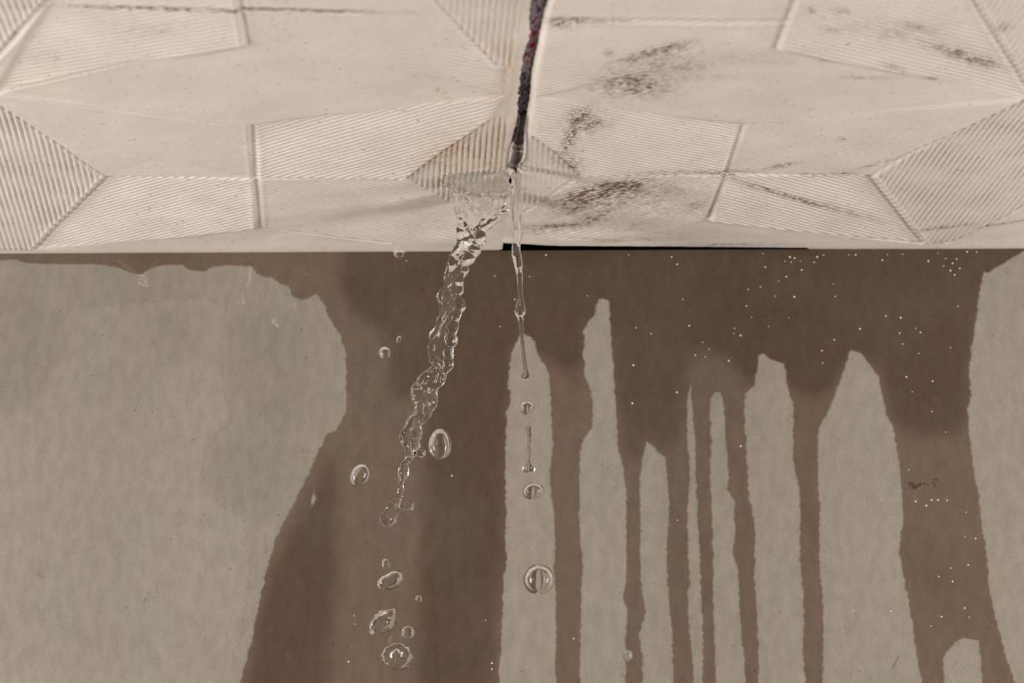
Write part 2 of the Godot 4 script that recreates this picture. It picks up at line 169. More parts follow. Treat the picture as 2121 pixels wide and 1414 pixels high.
var ribbon_left := [-10.84, -0.97, 0.324, -10.87, -0.4, 0.290, -10.88, 0.17, 0.397, -10.74, 0.74, 0.517, -10.47, 1.31, 0.521, -10.16, 1.89, 0.455, -9.92, 2.46, 0.452, -9.85, 3.02, 0.532, -9.9, 3.59, 0.566, -9.94, 4.16, 0.464, -9.86, 4.73, 0.344, -9.66, 5.29, 0.373, -9.41, 5.86, 0.528, -9.27, 6.43, 0.629, -9.27, 6.99, 0.603, -9.36, 7.56, 0.586, -9.44, 8.12, 0.706, -9.39, 8.69, 0.852, -9.35, 9.25, 0.800, -9.33, 9.81, 0.587, -9.39, 10.38, 0.463, -9.63, 10.94, 0.532, -10.06, 11.5, 0.621, -10.48, 12.06, 0.579, -10.78, 12.62, 0.482, -10.87, 13.18, 0.523, -10.92, 13.74, 0.672, -11.05, 14.3, 0.746, -11.27, 14.85, 0.613, -11.58, 15.41, 0.438, -11.87, 15.97, 0.390, -12.04, 16.53, 0.442, -12.09, 17.08, 0.443, -12.11, 17.64, 0.372, -12.23, 18.2, 0.342, -12.48, 18.75, 0.436, -12.81, 19.31, 0.568, -13.04, 19.86, 0.582, -13.06, 20.42, 0.475, -12.96, 20.97, 0.393, -12.83, 21.53, 0.419, -12.75, 22.08, 0.470, -12.73, 22.64, 0.447, -12.8, 23.19, 0.370, -12.84, 23.75, 0.412, -13.05, 24.3, 0.607, -13.14, 24.85, 0.778, -13.2, 25.4, 0.768, -13.34, 25.95, 0.667, -13.6, 26.5, 0.654, -13.93, 27.05, 0.733, -14.24, 27.6, 0.716, -14.43, 28.15, 0.548, -14.5, 28.7, 0.426, -14.43, 29.25, 0.521, -14.43, 29.8, 0.725, -14.55, 30.34, 0.801, -14.56, 30.89, 0.716, -14.54, 31.44, 0.662, -14.4, 31.99, 0.743, -14.13, 32.53, 0.825, -13.76, 33.08, 0.773, -13.57, 33.63, 0.575, -13.99, 34.17, 0.474, -14.48, 34.72, 0.589, -15.07, 35.26, 0.700, -15.6, 35.8, 0.657, -16.02, 36.34, 0.562, -16.41, 36.88, 0.578, -16.7, 37.42, 0.692, -17.07, 37.97, 0.707, -17.52, 38.51, 0.556, -17.54, 39.05, 0.403, -17.44, 39.59, 0.412, -17.22, 40.13, 0.525, -16.98, 40.67, 0.558, -16.79, 41.22, 0.466, -16.73, 41.76, 0.427, -16.74, 42.3, 0.499, -17.2, 42.83, 0.627, -17.63, 43.37, 0.627, -17.94, 43.91, 0.505, -18.18, 44.44, 0.433, -18.38, 44.98, 0.488, -18.71, 45.52, 0.551, -19.11, 46.05, 0.499, -19.35, 46.59, 0.425, -19.21, 47.12, 0.487, -18.97, 47.66, 0.659, -18.7, 48.2, 0.744, -18.54, 48.73, 0.682, -18.52, 49.27, 0.578, -18.57, 49.8, 0.600]
var ribbon_right := [0.04, -0.91, 0.496, -0.27, -0.34, 0.550, -0.46, 0.23, 0.444, -0.43, 0.8, 0.323, -0.32, 1.37, 0.416, -0.31, 1.94, 0.631, -0.49, 2.5, 0.676, -0.86, 3.07, 0.615, -1.23, 3.64, 0.714, -1.41, 4.2, 0.859, -1.6, 4.77, 0.734, -2.42, 5.33, 0.485, -3.43, 5.89, 0.529, -4.46, 6.45, 0.768, -5.22, 7.01, 0.863, -5.57, 7.58, 0.838, -5.68, 8.14, 1.065, -5.84, 8.7, 1.387, -6.06, 9.27, 1.242, -6.37, 9.83, 0.854, -6.64, 10.39, 0.865, -6.75, 10.95, 1.159, -6.82, 11.51, 1.119, -7.04, 12.07, 0.906, -7.42, 12.63, 1.028, -7.89, 13.19, 1.244, -8.32, 13.75, 1.080, -8.58, 14.31, 0.725, -8.51, 14.87, 0.650, -8.43, 15.43, 0.744, -8.5, 15.99, 0.654, -8.84, 16.54, 0.513, -9.2, 17.1, 0.619, -9.43, 17.66, 0.809, -9.43, 18.21, 0.768, -9.28, 18.77, 0.604, -9.26, 19.33, 0.592, -9.42, 19.88, 0.699, -9.64, 20.44, 0.631, -9.73, 20.99, 0.486, -9.64, 21.55, 0.662, -9.48, 22.1, 1.050, -9.43, 22.66, 1.171, -9.64, 23.21, 0.974, -9.97, 23.76, 0.959, -10.21, 24.31, 1.083, -10.26, 24.86, 0.920, -10.23, 25.42, 0.628, -10.29, 25.97, 0.716, -10.54, 26.52, 1.065, -10.89, 27.07, 1.138, -11.14, 27.61, 0.973, -11.14, 28.16, 1.015, -11.01, 28.71, 1.177, -10.95, 29.26, 1.012, -11.05, 29.81, 0.665, -11.28, 30.36, 0.673, -11.47, 30.91, 0.972, -11.49, 31.45, 1.047, -11.45, 32, 0.896, -11.44, 32.55, 0.963, -11.6, 33.09, 1.139, -11.92, 33.64, 0.988, -12.25, 34.18, 0.612, -12.45, 34.73, 0.505, -12.49, 35.27, 0.600, -12.69, 35.81, 0.599, -13.13, 36.36, 0.519, -13.72, 36.9, 0.618, -14.29, 37.44, 0.913, -14.44, 37.98, 0.902, -14.27, 38.52, 0.637, -14.07, 39.07, 0.562, -14, 39.61, 0.689, -14.24, 40.15, 0.677, -14.56, 40.69, 0.553, -14.83, 41.23, 0.648, -15.08, 41.77, 0.864, -15.28, 42.3, 0.834, -15.58, 42.84, 0.600, -16.05, 43.38, 0.547, -16.59, 43.91, 0.668, -17.04, 44.45, 0.651, -17.2, 44.99, 0.510, -17.08, 45.53, 0.613, -17.05, 46.06, 0.945, -17.19, 46.6, 1.057, -17.38, 47.13, 0.872, -17.44, 47.67, 0.814, -17.31, 48.21, 0.927, -17.11, 48.74, 0.830, -17.13, 49.28, 0.570, -17.34, 49.81, 0.601]
var ribbon_film := [-94.02, -1.4, 0.220, -93.98, -0.83, 0.220, -93.95, -0.26, 0.220, -93.92, 0.31, 0.220, -93.89, 0.88, 0.220, -93.86, 1.45, 0.220, -93.82, 2.02, 0.220, -93.79, 2.59, 0.220, -93.76, 3.15, 0.238, -93.73, 3.72, 0.264, -93.7, 4.29, 0.291, -93.66, 4.86, 0.317, -93.63, 5.42, 0.344, -93.6, 5.99, 0.396, -93.57, 6.55, 0.463, -93.54, 7.12, 0.529, -93.51, 7.68, 0.595, -93.47, 8.25, 0.661, -93.44, 8.81, 0.727, -93.41, 9.38, 0.793, -93.38, 9.94, 0.740, -93.35, 10.5, 0.687, -93.32, 11.06, 0.634, -93.28, 11.63, 0.581, -93.25, 12.19, 0.529, -93.22, 12.75, 0.493, -93.19, 13.31, 0.458, -93.16, 13.87, 0.423, -93.13, 14.43, 0.388, -93.1, 14.99, 0.352, -93.07, 15.55, 0.352, -93.03, 16.11, 0.352, -93, 16.67, 0.352, -92.97, 17.22, 0.352, -92.94, 17.78, 0.352, -92.91, 18.34, 0.352, -92.88, 18.89, 0.354, -92.85, 19.45, 0.359, -92.82, 20.01, 0.365, -92.78, 20.56, 0.370, -92.75, 21.12, 0.375, -92.72, 21.67, 0.381, -92.69, 22.23, 0.386, -92.66, 22.78, 0.391, -92.63, 23.33, 0.396, -92.6, 23.89, 0.402, -92.57, 24.44, 0.407, -92.54, 24.99, 0.412, -92.5, 25.54, 0.418, -92.47, 26.09, 0.423, -92.44, 26.65, 0.428, -92.41, 27.2, 0.433, -92.38, 27.75, 0.439, -92.35, 28.3, 0.452, -92.32, 28.85, 0.470, -92.29, 29.4, 0.488, -92.26, 29.94, 0.505, -92.23, 30.49, 0.523, -92.2, 31.04, 0.540, -92.17, 31.59, 0.558, -92.14, 32.13, 0.576, -92.1, 32.68, 0.593, -92.07, 33.23, 0.611, -92.04, 33.77, 0.628, -92.01, 34.32, 0.646, -91.98, 34.86, 0.664, -91.95, 35.41, 0.681, -91.92, 35.95, 0.699, -91.89, 36.5, 0.714, -91.86, 37.04, 0.727, -91.83, 37.58, 0.740, -91.8, 38.13, 0.753, -91.77, 38.67, 0.767, -91.74, 39.21, 0.780, -91.71, 39.75, 0.793, -91.68, 40.29, 0.780, -91.65, 40.83, 0.767, -91.62, 41.38, 0.753, -91.59, 41.92, 0.740, -91.56, 42.45, 0.727, -91.53, 42.99, 0.714, -91.5, 43.53, 0.714, -91.47, 44.07, 0.740, -91.44, 44.61, 0.767, -91.41, 45.15, 0.793, -91.38, 45.68, 0.819, -91.35, 46.22, 0.846, -91.32, 46.76, 0.872, -91.29, 47.29, 0.858, -91.26, 47.83, 0.822, -91.23, 48.37, 0.787, -91.2, 48.9, 0.752, -91.17, 49.44, 0.717]
var ribbon_tail := [-18.16, 50.43, 0.705, -19.18, 51.93, 0.705, -19.43, 53.53, 0.969, -19.5, 54.59, 0.705, -19.75, 55.56, 0.485, -19.99, 57.24, 0.485, -20.49, 58.47, 0.793, -21.33, 60.14, 1.057, -22, 61.8, 1.498]
var ribbon_lobes := [[-20.32, 59.17, 0.793, -18.27, 59.54, 0.881], [-18.17, 49.63, 0.617, -17.14, 49.54, 0.749, -16.11, 49.91, 0.881]]
var thread_chain := [0.37, 0.08, 1.126, 0.62, 1.38, 1.039, 0.7, 2.78, 0.952, 0.87, 4.63, 0.823, 0.68, 6.94, 0.779, 0.93, 9.7, 0.779, 1.17, 12.45, 0.823, 0.81, 15.19, 0.779, 0.89, 17.02, 0.866, 1.22, 18.83, 0.779, 1.38, 20.47, 0.606, 1.46, 22.01, 0.476, 1.53, 23.81, 0.433, 1.53, 24.98, 0.519, 1.48, 25.88, 0.779, 1.43, 26.78, 0.996, 1.43, 27.5, 0.952, 1.51, 28.49, 0.649, 1.59, 29.47, 0.433, 1.66, 31.44, 0.364, 1.9, 33.67, 0.346, 2.1, 35.89, 0.346, 2.26, 37.31, 0.346, 2.34, 38.19, 0.398, 2.38, 38.9, 0.649, 2.37, 39.25, 0.762]
var thread_branch := [-1.37, 1, 0.216, -0.59, 2.12, 0.303, 0.26, 3.98, 0.433]
var dumbbell_chain := [2.73, 48.91, 0.606, 2.9, 49.69, 0.390, 2.97, 50.39, 0.277, 2.88, 51.86, 0.312, 2.87, 53.25, 0.225, 2.86, 54.29, 0.260, 2.78, 55.15, 0.303, 2.77, 55.93, 0.823]
var dumbbell_foot := [2.27, 56.1, 0.606, 3.27, 56.11, 0.606]
var drop_table := [
	[-20.48, -11.72, 32, 1.100, 1.276, 0, "egg", "small egg-shaped water drop just below the ceiling edge"],
	[-20.42, -28.57, 32, 0.435, 0.714, -20, "smooth", "tiny slanted oval water drop above the round one left of the stream"],
	[-22.91, -31.12, 32, 1.087, 1.173, 10, "smooth", "round clear water drop left of the twisted water stream"],
	[-12.94, -48.14, 32, 2.063, 2.836, 0, "egg", "large egg-shaped water drop right of the stream's bend"],
	[-27.04, -53.85, 32, 1.712, 2.183, -28, "smooth", "leaning oval water drop farthest left, beside the dark stain's edge"],
	[2.59, -45.06, 44, 1.260, 1.260, 0, "smooth", "round water drop just below the thin thread's end"],
	[3.57, -60.07, 44, 1.829, 1.455, 8, "smooth", "squat water drop below the dumbbell-shaped drop"],
	[4.45, -75.61, 44, 2.715, 2.591, 0, "smooth", "largest round water drop over the pale dry strip"],
	[-22.34, -69.99, 32, 0.720, 0.915, 0, "lumpy", "small glinting water drop above the peanut-shaped drop"],
	[-21.55, -72.93, 32, 2.536, 1.606, 28, "peanut", "peanut-shaped water drop tilting up to the right"],
	[-22.74, -80.23, 32, 2.860, 1.850, 40, "lumpy", "tilted pebble-shaped water drop with a bright top"],
	[-16.54, -76.23, 32, 0.607, 0.641, 0, "smooth", "tiny round water drop right of the peanut-shaped drop"],
	[-18.35, -82.13, 32, 1.218, 1.260, 0, "smooth", "round water drop between the pebble-shaped and lowest drops"],
	[-20.24, -86.45, 32, 2.848, 2.429, 0, "crown", "lowest water drop, lumpy with a ring of bright facets"],
	[-21.36, -83.47, 32, 0.252, 0.755, -14, "smooth", "sliver of water standing on the lowest lumpy drop"],
	[19.26, -88.75, 44, 0.856, 0.937, 0, "smooth", "small water drop alone low over a thin streak on the right"],
	[-16.6, -40.23, 32, 0.190, 0.190, 0, "smooth", "pinhead water drop touching the stream's widest bulge"],
	[-15.9, -41.13, 32, 0.225, 0.207, 0, "smooth", "pinhead water drop below and right of the stream's bulge"],
	[-19.14, -13.6, 32, 0.176, 0.176, 0, "smooth", "pinhead water drop below the egg-shaped drop near the ceiling"],
]

var grain := FastNoiseLite.new()
var blotch := FastNoiseLite.new()
var fibre := FastNoiseLite.new()
var dice := RandomNumberGenerator.new()
var used := {}
var water: StandardMaterial3D


func _ready() -> void:
	# camera
	var cam := Camera3D.new()
	cam.name = "camera"
	add_child(cam)
	cam.position = Vector3(0, -0.174292, 0.479020)
	cam.rotation_degrees = Vector3(18.000000, 0, -0.280000)
	cam.keep_aspect = Camera3D.KEEP_HEIGHT
	var lens := CameraAttributesPhysical.new()
	lens.frustum_focal_length = 35.0 / (2.0 * tan(deg_to_rad(14.918152) / 2.0))
	lens.frustum_focus_distance = 0.474
	lens.frustum_near = 0.02
	lens.frustum_far = 20.0
	lens.exposure_aperture = 36.0
	cam.attributes = lens
	cam.fov = 14.918152
	cam.near = 0.02
	cam.far = 20.0
	# surroundings
	var env := Environment.new()
	env.background_mode = Environment.BG_COLOR
	env.background_color = Color(0.30, 0.285, 0.27)
	env.tonemap_mode = Environment.TONE_MAPPER_LINEAR
	env.tonemap_exposure = 1.0
	env.sdfgi_enabled = true
	env.ssao_enabled = true
	env.ssil_enabled = true
	var around := WorldEnvironment.new()
	around.name = "surroundings"
	around.environment = env
	add_child(around)
	# two soft studio lamps, one on each side
	softbox(Vector3(-0.47, -0.17, 0.27), Vector3(0.0, -0.03, 0.03), 0.274, "softbox studio lamp standing left of the ceiling tiles")
	softbox(Vector3(0.47, -0.17, 0.27), Vector3(0.0, -0.03, 0.03), 0.224, "softbox studio lamp standing right of the ceiling tiles")

	grain.seed = 3
	grain.frequency = 1.0
	grain.noise_type = FastNoiseLite.TYPE_SIMPLEX_SMOOTH
	grain.fractal_octaves = 2
	blotch.seed = 11
	blotch.frequency = 1.0
	blotch.noise_type = FastNoiseLite.TYPE_SIMPLEX_SMOOTH
	blotch.fractal_octaves = 4
	fibre.seed = 23
	fibre.frequency = 1.0
	fibre.noise_type = FastNoiseLite.TYPE_SIMPLEX_SMOOTH
	fibre.fractal_octaves = 3
	dice.seed = 77

	water = StandardMaterial3D.new()
	water.resource_name = "water"
	water.albedo_color = Color(1, 1, 1, 0)
	water.roughness = 0.0
	water.refraction_enabled = true
	water.refraction_scale = 0.033
	water.transparency = BaseMaterial3D.TRANSPARENCY_ALPHA
	water.metallic_specular = 0.5

	build_wall()
	build_ceiling()
	build_behind()
	build_streams()
	build_drops()
	build_flecks()


# ---------------------------------------------------------------- naming
func numbered(called: String) -> String:
	if not used.has(called):
		used[called] = 0
		return called
	used[called] += 1
	return "%s_%03d" % [called, used[called]]


func tag(o: Node3D, label: String, category: String, group := "", kind := "") -> void:
	o.set_meta("label", label)
	if category:
		o.set_meta("category", category)
	if group:
		o.set_meta("group", group)
	if kind:
		o.set_meta("kind", kind)


func part(called: String, m: Mesh, mat: Material, parent: Node3D) -> MeshInstance3D:
	var o := MeshInstance3D.new()
	o.name = called
	o.mesh = m
	o.material_override = mat
	parent.add_child(o, true)
	return o


func thing(called: String, m: Mesh, mat: Material, label: String, category: String, group := "", kind := "") -> MeshInstance3D:
	var o := part(numbered(called), m, mat, self)
	tag(o, label, category, group, kind)
	return o


# ---------------------------------------------------------------- mesh helpers
func mesh_of(v: PackedVector3Array, n: PackedVector3Array, idx: PackedInt32Array, c := PackedColorArray(), uv := PackedVector2Array()) -> ArrayMesh:
	var a := []
	a.resize(Mesh.ARRAY_MAX)
	a[Mesh.ARRAY_VERTEX] = v
	a[Mesh.ARRAY_NORMAL] = n
	a[Mesh.ARRAY_INDEX] = idx
	if c.size():
		a[Mesh.ARRAY_COLOR] = c
	if uv.size():
		a[Mesh.ARRAY_TEX_UV] = uv
	var m := ArrayMesh.new()
	m.add_surface_from_arrays(Mesh.PRIMITIVE_TRIANGLES, a)
	return m


func smooth_mesh(v: PackedVector3Array, idx: PackedInt32Array, c := PackedColorArray(), uv := PackedVector2Array()) -> ArrayMesh:
	var n := PackedVector3Array()
	n.resize(v.size())
	for t in range(0, idx.size(), 3):
		var f := (v[idx[t + 2]] - v[idx[t]]).cross(v[idx[t + 1]] - v[idx[t]])
		n[idx[t]] += f
		n[idx[t + 1]] += f
		n[idx[t + 2]] += f
	for i in n.size():
		n[i] = n[i].normalized()
	return mesh_of(v, n, idx, c, uv)


func box_mesh(lo: Vector3, hi: Vector3) -> ArrayMesh:
	var st := SurfaceTool.new()
	var b := BoxMesh.new()
	b.size = hi - lo
	st.append_from(b, 0, Transform3D(Basis(), (lo + hi) / 2.0))
	return st.commit()


func plain(color: Color, rough := 0.8, metal := 0.0) -> StandardMaterial3D:
	var m := StandardMaterial3D.new()
	m.albedo_color = color
	m.roughness = rough
	m.metallic = metal
	return m


func pairs(a: Array) -> PackedVector2Array:
	var p := PackedVector2Array()
	for i in range(0, a.size(), 2):
		p.append(Vector2(a[i], a[i + 1]))
	return p


# x at a given second coordinate on a polyline sorted by falling second coordinate
func along(p: PackedVector2Array, w: float) -> float:
	if w >= p[0].y:
		return p[0].x
	for i in range(1, p.size()):
		if w >= p[i].y:
			return lerpf(p[i].x, p[i - 1].x, (w - p[i].y) / maxf(p[i - 1].y - p[i].y, 1e-5))
	return p[-1].x


# ---------------------------------------------------------------- lamps
func softbox(at: Vector3, aim: Vector3, energy: float, label: String) -> void:
	var o := Node3D.new()
	o.name = numbered("softbox_lamp")
	add_child(o)
	o.look_at_from_position(at, aim)
	tag(o, label, "lamp", "softbox lamps on both sides")
	var w := 0.11
	var h := 0.27
	var shell := SurfaceTool.new()
	shell.begin(Mesh.PRIMITIVE_TRIANGLES)
	var front := [Vector3(-w / 2 - 0.01, -h / 2 - 0.01, 0.0), Vector3(w / 2 + 0.01, -h / 2 - 0.01, 0.0), Vector3(w / 2 + 0.01, h / 2 + 0.01, 0.0), Vector3(-w / 2 - 0.01, h / 2 + 0.01, 0.0)]
	var back := [Vector3(-0.03, -0.03, 0.1), Vector3(0.03, -0.03, 0.1), Vector3(0.03, 0.03, 0.1), Vector3(-0.03, 0.03, 0.1)]
	for k in 4:
		var k2 := (k + 1) % 4
		for p in [front[k], front[k2], back[k2], front[k], back[k2], back[k]]:
			shell.add_vertex(p)
	for p in [back[0], back[1], back[2], back[0], back[2], back[3]]:
		shell.add_vertex(p)
	shell.generate_normals()
	part("housing", shell.commit(), plain(Color(0.05, 0.05, 0.05), 0.7), o)
	var glow := plain(Color(0.9, 0.9, 0.9), 0.9)
	glow.emission_enabled = true
	glow.emission = Color(1.0, 0.995, 0.985)
	glow.emission_energy_multiplier = 1.0
	part("lamp_diffuser", box_mesh(Vector3(-w / 2, -h / 2, 0.0), Vector3(w / 2, h / 2, 0.004)), glow, o)
	var l := AreaLight3D.new()
	l.name = "lamp_light"
	l.area_size = Vector2(w, h)
	l.light_color = Color(1.0, 0.995, 0.985)
	l.light_energy = energy
	l.area_range = 5.0
	l.area_attenuation = 2.0
	l.shadow_enabled = true
	o.add_child(l)
	l.position = Vector3(0, 0, -0.004)


# ---------------------------------------------------------------- wall
const TW := 2048
const TH := 1024
const TPM := 8.0


func raster(polys: Array, ragged: float, value: int, into: PackedByteArray) -> void:
	for which in polys.size():
		var p: PackedVector2Array = pairs(polys[which])
		var n := p.size()
		for row in TH:
			var y := (row + 0.5) / TPM
			var cross := PackedFloat32Array()
			for i in n:
				var a := p[i]
				var b := p[(i + 1) % n]
				if (a.y <= y) != (b.y <= y):
					var x := lerpf(a.x, b.x, (y - a.y) / (b.y - a.y))
					x += ragged * (fibre.get_noise_2d(y * 0.55, a.x * 0.37 + which * 9.0) + 0.35 * grain.get_noise_2d(y * 4.0, a.x + which * 5.0))
					cross.append(x)
			cross.sort()
			for i in range(0, cross.size() - 1, 2):
				var x0 := clampi(int((cross[i] + 128.0) * TPM), 0, TW)
				var x1 := clampi(int((cross[i + 1] + 128.0) * TPM), 0, TW)
				for x in range(x0, x1):
					into[row * TW + x] = value


func soften(a: PackedByteArray, r: int) -> PackedByteArray:
	var b := PackedByteArray()
	b.resize(a.size())
	var k := 2 * r + 1
	for row in TH:
		var base := row * TW
		var s := a[base] * r
		for x in r:
			s += a[base + x]
		for x in TW:
			s += a[base + mini(x + r, TW - 1)]
			b[base + x] = s / k
			s -= a[base + maxi(x - r, 0)]
		
	var c := PackedByteArray()
	c.resize(a.size())
	var sums := PackedInt32Array()
	sums.resize(TW)
	for x in TW:
		sums[x] = b[x] * r
	for y in r:
		for x in TW:
			sums[x] += b[y * TW + x]
	for y in TH:
		var add := mini(y + r, TH - 1) * TW
		var drop := maxi(y - r, 0) * TW
		var at := y * TW
		for x in TW:
			var s := sums[x] + b[add + x]
			c[at + x] = s / k
			sums[x] = s - b[drop + x]
	return c


func blank() -> PackedByteArray:
	var a := PackedByteArray()
	a.resize(TW * TH)
	return a


func build_wall() -> void:
	var wet := blank()
	raster([wet_outline], 0.35, 255, wet)
	raster(dry_gaps, 0.32, 0, wet)
	wet = soften(wet, 1)
	var deep := blank()
	raster(soaked, 0.8, 255, deep)
	deep = soften(soften(deep, 14), 10)
	var moist := blank()
	raster(damp, 1.0, 255, moist)
	moist = soften(moist, 6)
	var moist2 := blank()
	raster(damp_deep, 2.0, 255, moist2)
	moist2 = soften(moist2, 22)
	var tide := pairs(tide_line)
	# print and scuffs on the paper
	var extra := PackedFloat32Array()
	extra.resize(TW * TH)
	extra.fill(1.0)
	for i in tide.size() - 1:
		var len := tide[i].distance_to(tide[i + 1])
		for s in int(len * 14.0):
			var q := tide[i].lerp(tide[i + 1], s / (len * 14.0))
			q.x += 0.9 * fibre.get_noise_2d(q.y * 0.5, q.x * 0.5)
			q.y += 0.9 * fibre.get_noise_2d(q.y * 0.5 + 40.0, q.x * 0.5)
			dab(extra, q, 0.16, -0.10)
	for q in pairs(punch_marks):
		for dx in 5:
			for dy in 5:
				dab(extra, q + Vector2(dx - 2, dy - 2) * 0.09, 0.08, -0.13)
	for i in 900:
		dab(extra, Vector2(dice.randf_range(-126, 126), dice.randf_range(0, 127)), dice.randf_range(0.06, 0.2), dice.randf_range(-0.5, -0.15))
	for i in 140:
		dab(extra, Vector2(dice.randf_range(-126, 126), dice.randf_range(0, 127)), dice.randf_range(0.06, 0.16), 0.25)
	stroke(extra, Vector2(-76.78, 1.71), Vector2(-72.99, 4.52), 0.22, 0.35)
	stroke(extra, Vector2(-68.78, 1.25), Vector2(-71.49, 4.33), 0.22, 0.3)
	stroke(extra, Vector2(-72.99, 4.52), Vector2(-71.47, 4.93), 0.2, 0.4)
	stroke(extra, Vector2(-72.83, 6.22), Vector2(-70.92, 6.92), 0.25, 0.45)
	stroke(extra, Vector2(-71.44, 5.73), Vector2(-70.73, 6.93), 0.2, 0.5)
	stroke(extra, Vector2(-72.95, 5.52), Vector2(-70.69, 5.53), 0.15, 0.3)
	stroke(extra, Vector2(-51.02, 2.84), Vector2(-51.13, 5.63), 0.3, 0.3)
	stroke(extra, Vector2(-50.76, 5.34), Vector2(-51.48, 6.83), 0.2, 0.25)
	stroke(extra, Vector2(-52.36, 8.81), Vector2(-52.12, 10.79), 0.15, 0.4)
	stroke(extra, Vector2(-46.32, 14.28), Vector2(-45.45, 15.37), 0.3, 0.6)
	stroke(extra, Vector2(-46.05, 13.79), Vector2(-45.57, 14.19), 0.2, 0.4)
	stroke(extra, Vector2(-43.48, 11.83), Vector2(-42.75, 10.84), 0.15, 0.3)
	stroke(extra, Vector2(-41.98, 11.83), Vector2(-42.2, 10.35), 0.15, 0.3)
	stroke(extra, Vector2(-85.6, 50.61), Vector2(-85.23, 50.8), 0.45, 0.12)
	stroke(extra, Vector2(-89.11, 64.24), Vector2(-88.18, 64.61), 0.5, -0.14)
	stroke(extra, Vector2(-40.44, 4.39), Vector2(-39.49, 4.7), 0.2, 0.35)
	stroke(extra, Vector2(-37.72, 48.59), Vector2(-37.28, 47.64), 0.25, 0.1)
	stroke(extra, Vector2(75.41, 47.55), Vector2(76.57, 48.03), 0.45, -0.6)
	stroke(extra, Vector2(76.1, 48.22), Vector2(77.24, 47.56), 0.35, -0.55)
	stroke(extra, Vector2(78.16, 47.47), Vector2(78.61, 47.66), 0.25, -0.5)
	stroke(extra, Vector2(79.74, 47.1), Vector2(80.23, 48.05), 0.3, -0.35)
	stroke(extra, Vector2(80.13, 46.53), Vector2(80.66, 46.91), 0.3, -0.4)
	stroke(extra, Vector2(73.82, 48.21), Vector2(74.35, 48.4), 0.15, -0.4)
	stroke(extra, Vector2(79.99, 85.19), Vector2(84.62, 77.96), 0.12, -0.14)
	stroke(extra, Vector2(80.25, 85.19), Vector2(84.89, 77.96), 0.1, 0.12)
	stroke(extra, Vector2(70.26, 82.88), Vector2(71.64, 80.35), 0.12, -0.4)
	stroke(extra, Vector2(-42.36, 79.15), Vector2(-41.8, 80.24), 0.25, 0.35)
	stroke(extra, Vector2(77.2, 48.22), Vector2(77.85, 48.04), 0.2, 0.3)
	var fib := FastNoiseLite.new()
	fib.seed = 5
	fib.noise_type = FastNoiseLite.TYPE_SIMPLEX_SMOOTH
	fib.fractal_octaves = 4
	fib.frequency = 0.09
	var g1: PackedByteArray = fib.get_image(TW / 2, TH / 4, false, false, false).get_data()
	var broad := FastNoiseLite.new()
	broad.seed = 8
	broad.noise_type = FastNoiseLite.TYPE_SIMPLEX_SMOOTH
	broad.fractal_octaves = 3
	broad.frequency = 0.006
	var g2: PackedByteArray = broad.get_image(TW / 2, TH / 2, false, false, false).get_data()
	fib.seed = 6
	fib.frequency = 0.35
	var g3: PackedByteArray = fib.get_image(TW, TH, false, false, false).get_data()
	var dry := Color8(143, 134, 122).srgb_to_linear()
	var lightwet := Color8(104, 88, 74).srgb_to_linear()
	var fullwet := Color8(82, 66, 53).srgb_to_linear()
	var out := PackedByteArray()
	out.resize(TW * TH * 3)
	var curve := PackedByteArray()
	curve.resize(4097)
	for i in 4097:
		curve[i] = int(clampf(Color(i / 4096.0, 0, 0).linear_to_srgb().r * 255.0 + 0.5, 0, 255))
	for y in TH:
		for x in TW:
			var at := y * TW + x
			var f1 := g1[(y >> 2) * (TW >> 1) + (x >> 1)] / 255.0 - 0.5
			var f2 := g2[(y >> 1) * (TW >> 1) + (x >> 1)] / 255.0 - 0.5
			var f3 := g3[at] / 255.0 - 0.5
			var f4 := g2[((TH - 1 - y) >> 1) * (TW >> 1) + ((x * 3 >> 1) & 1023)] / 255.0 - 0.5
			var w := wet[at] / 255.0
			var d := clampf(deep[at] / 255.0 + f2 * 0.9, 0.0, 1.0)
			var k := extra[at] * (1.0 + 0.28 * f1 + 0.6 * f3 + 0.10 * f2)
			var m := 1.0 - 0.07 * moist[at] / 255.0 - 0.09 * moist2[at] / 255.0
			var r := lerpf(dry.r * m, lerpf(lightwet.r, fullwet.r, d), w) * k
			var g := lerpf(dry.g * m, lerpf(lightwet.g, fullwet.g, d), w) * k * (1.0 - 0.05 * f2 + 0.05 * f4)
			var b := lerpf(dry.b * m, lerpf(lightwet.b, fullwet.b, d), w) * k * (1.0 - 0.12 * f2 + 0.03 * f4)
			out[at * 3] = curve[clampi(int(r * 4096.0), 0, 4096)]
			out[at * 3 + 1] = curve[clampi(int(g * 4096.0), 0, 4096)]
			out[at * 3 + 2] = curve[clampi(int(b * 4096.0), 0, 4096)]
	var mat := StandardMaterial3D.new()
	mat.resource_name = "paper face"
	mat.albedo_texture = ImageTexture.create_from_image(Image.create_from_data(TW, TH, false, Image.FORMAT_RGB8, out))
	mat.texture_repeat = false
	mat.roughness = 0.78
	mat.metallic_specular = 0.3
	mat.heightmap_enabled = true
	mat.heightmap_texture = ImageTexture.create_from_image(Image.create_from_data(TW, TH, false, Image.FORMAT_L8, g3))
	mat.heightmap_scale = 0.006
	# the board: a front face with its own texture coordinates, and its edges
	var v := PackedVector3Array()
	var n := PackedVector3Array()
	var uv := PackedVector2Array()
	var idx := PackedInt32Array()
	var lo := Vector3(-0.4, -0.42, -0.0125)
	var hi := Vector3(0.4, 0.0, 0.0)
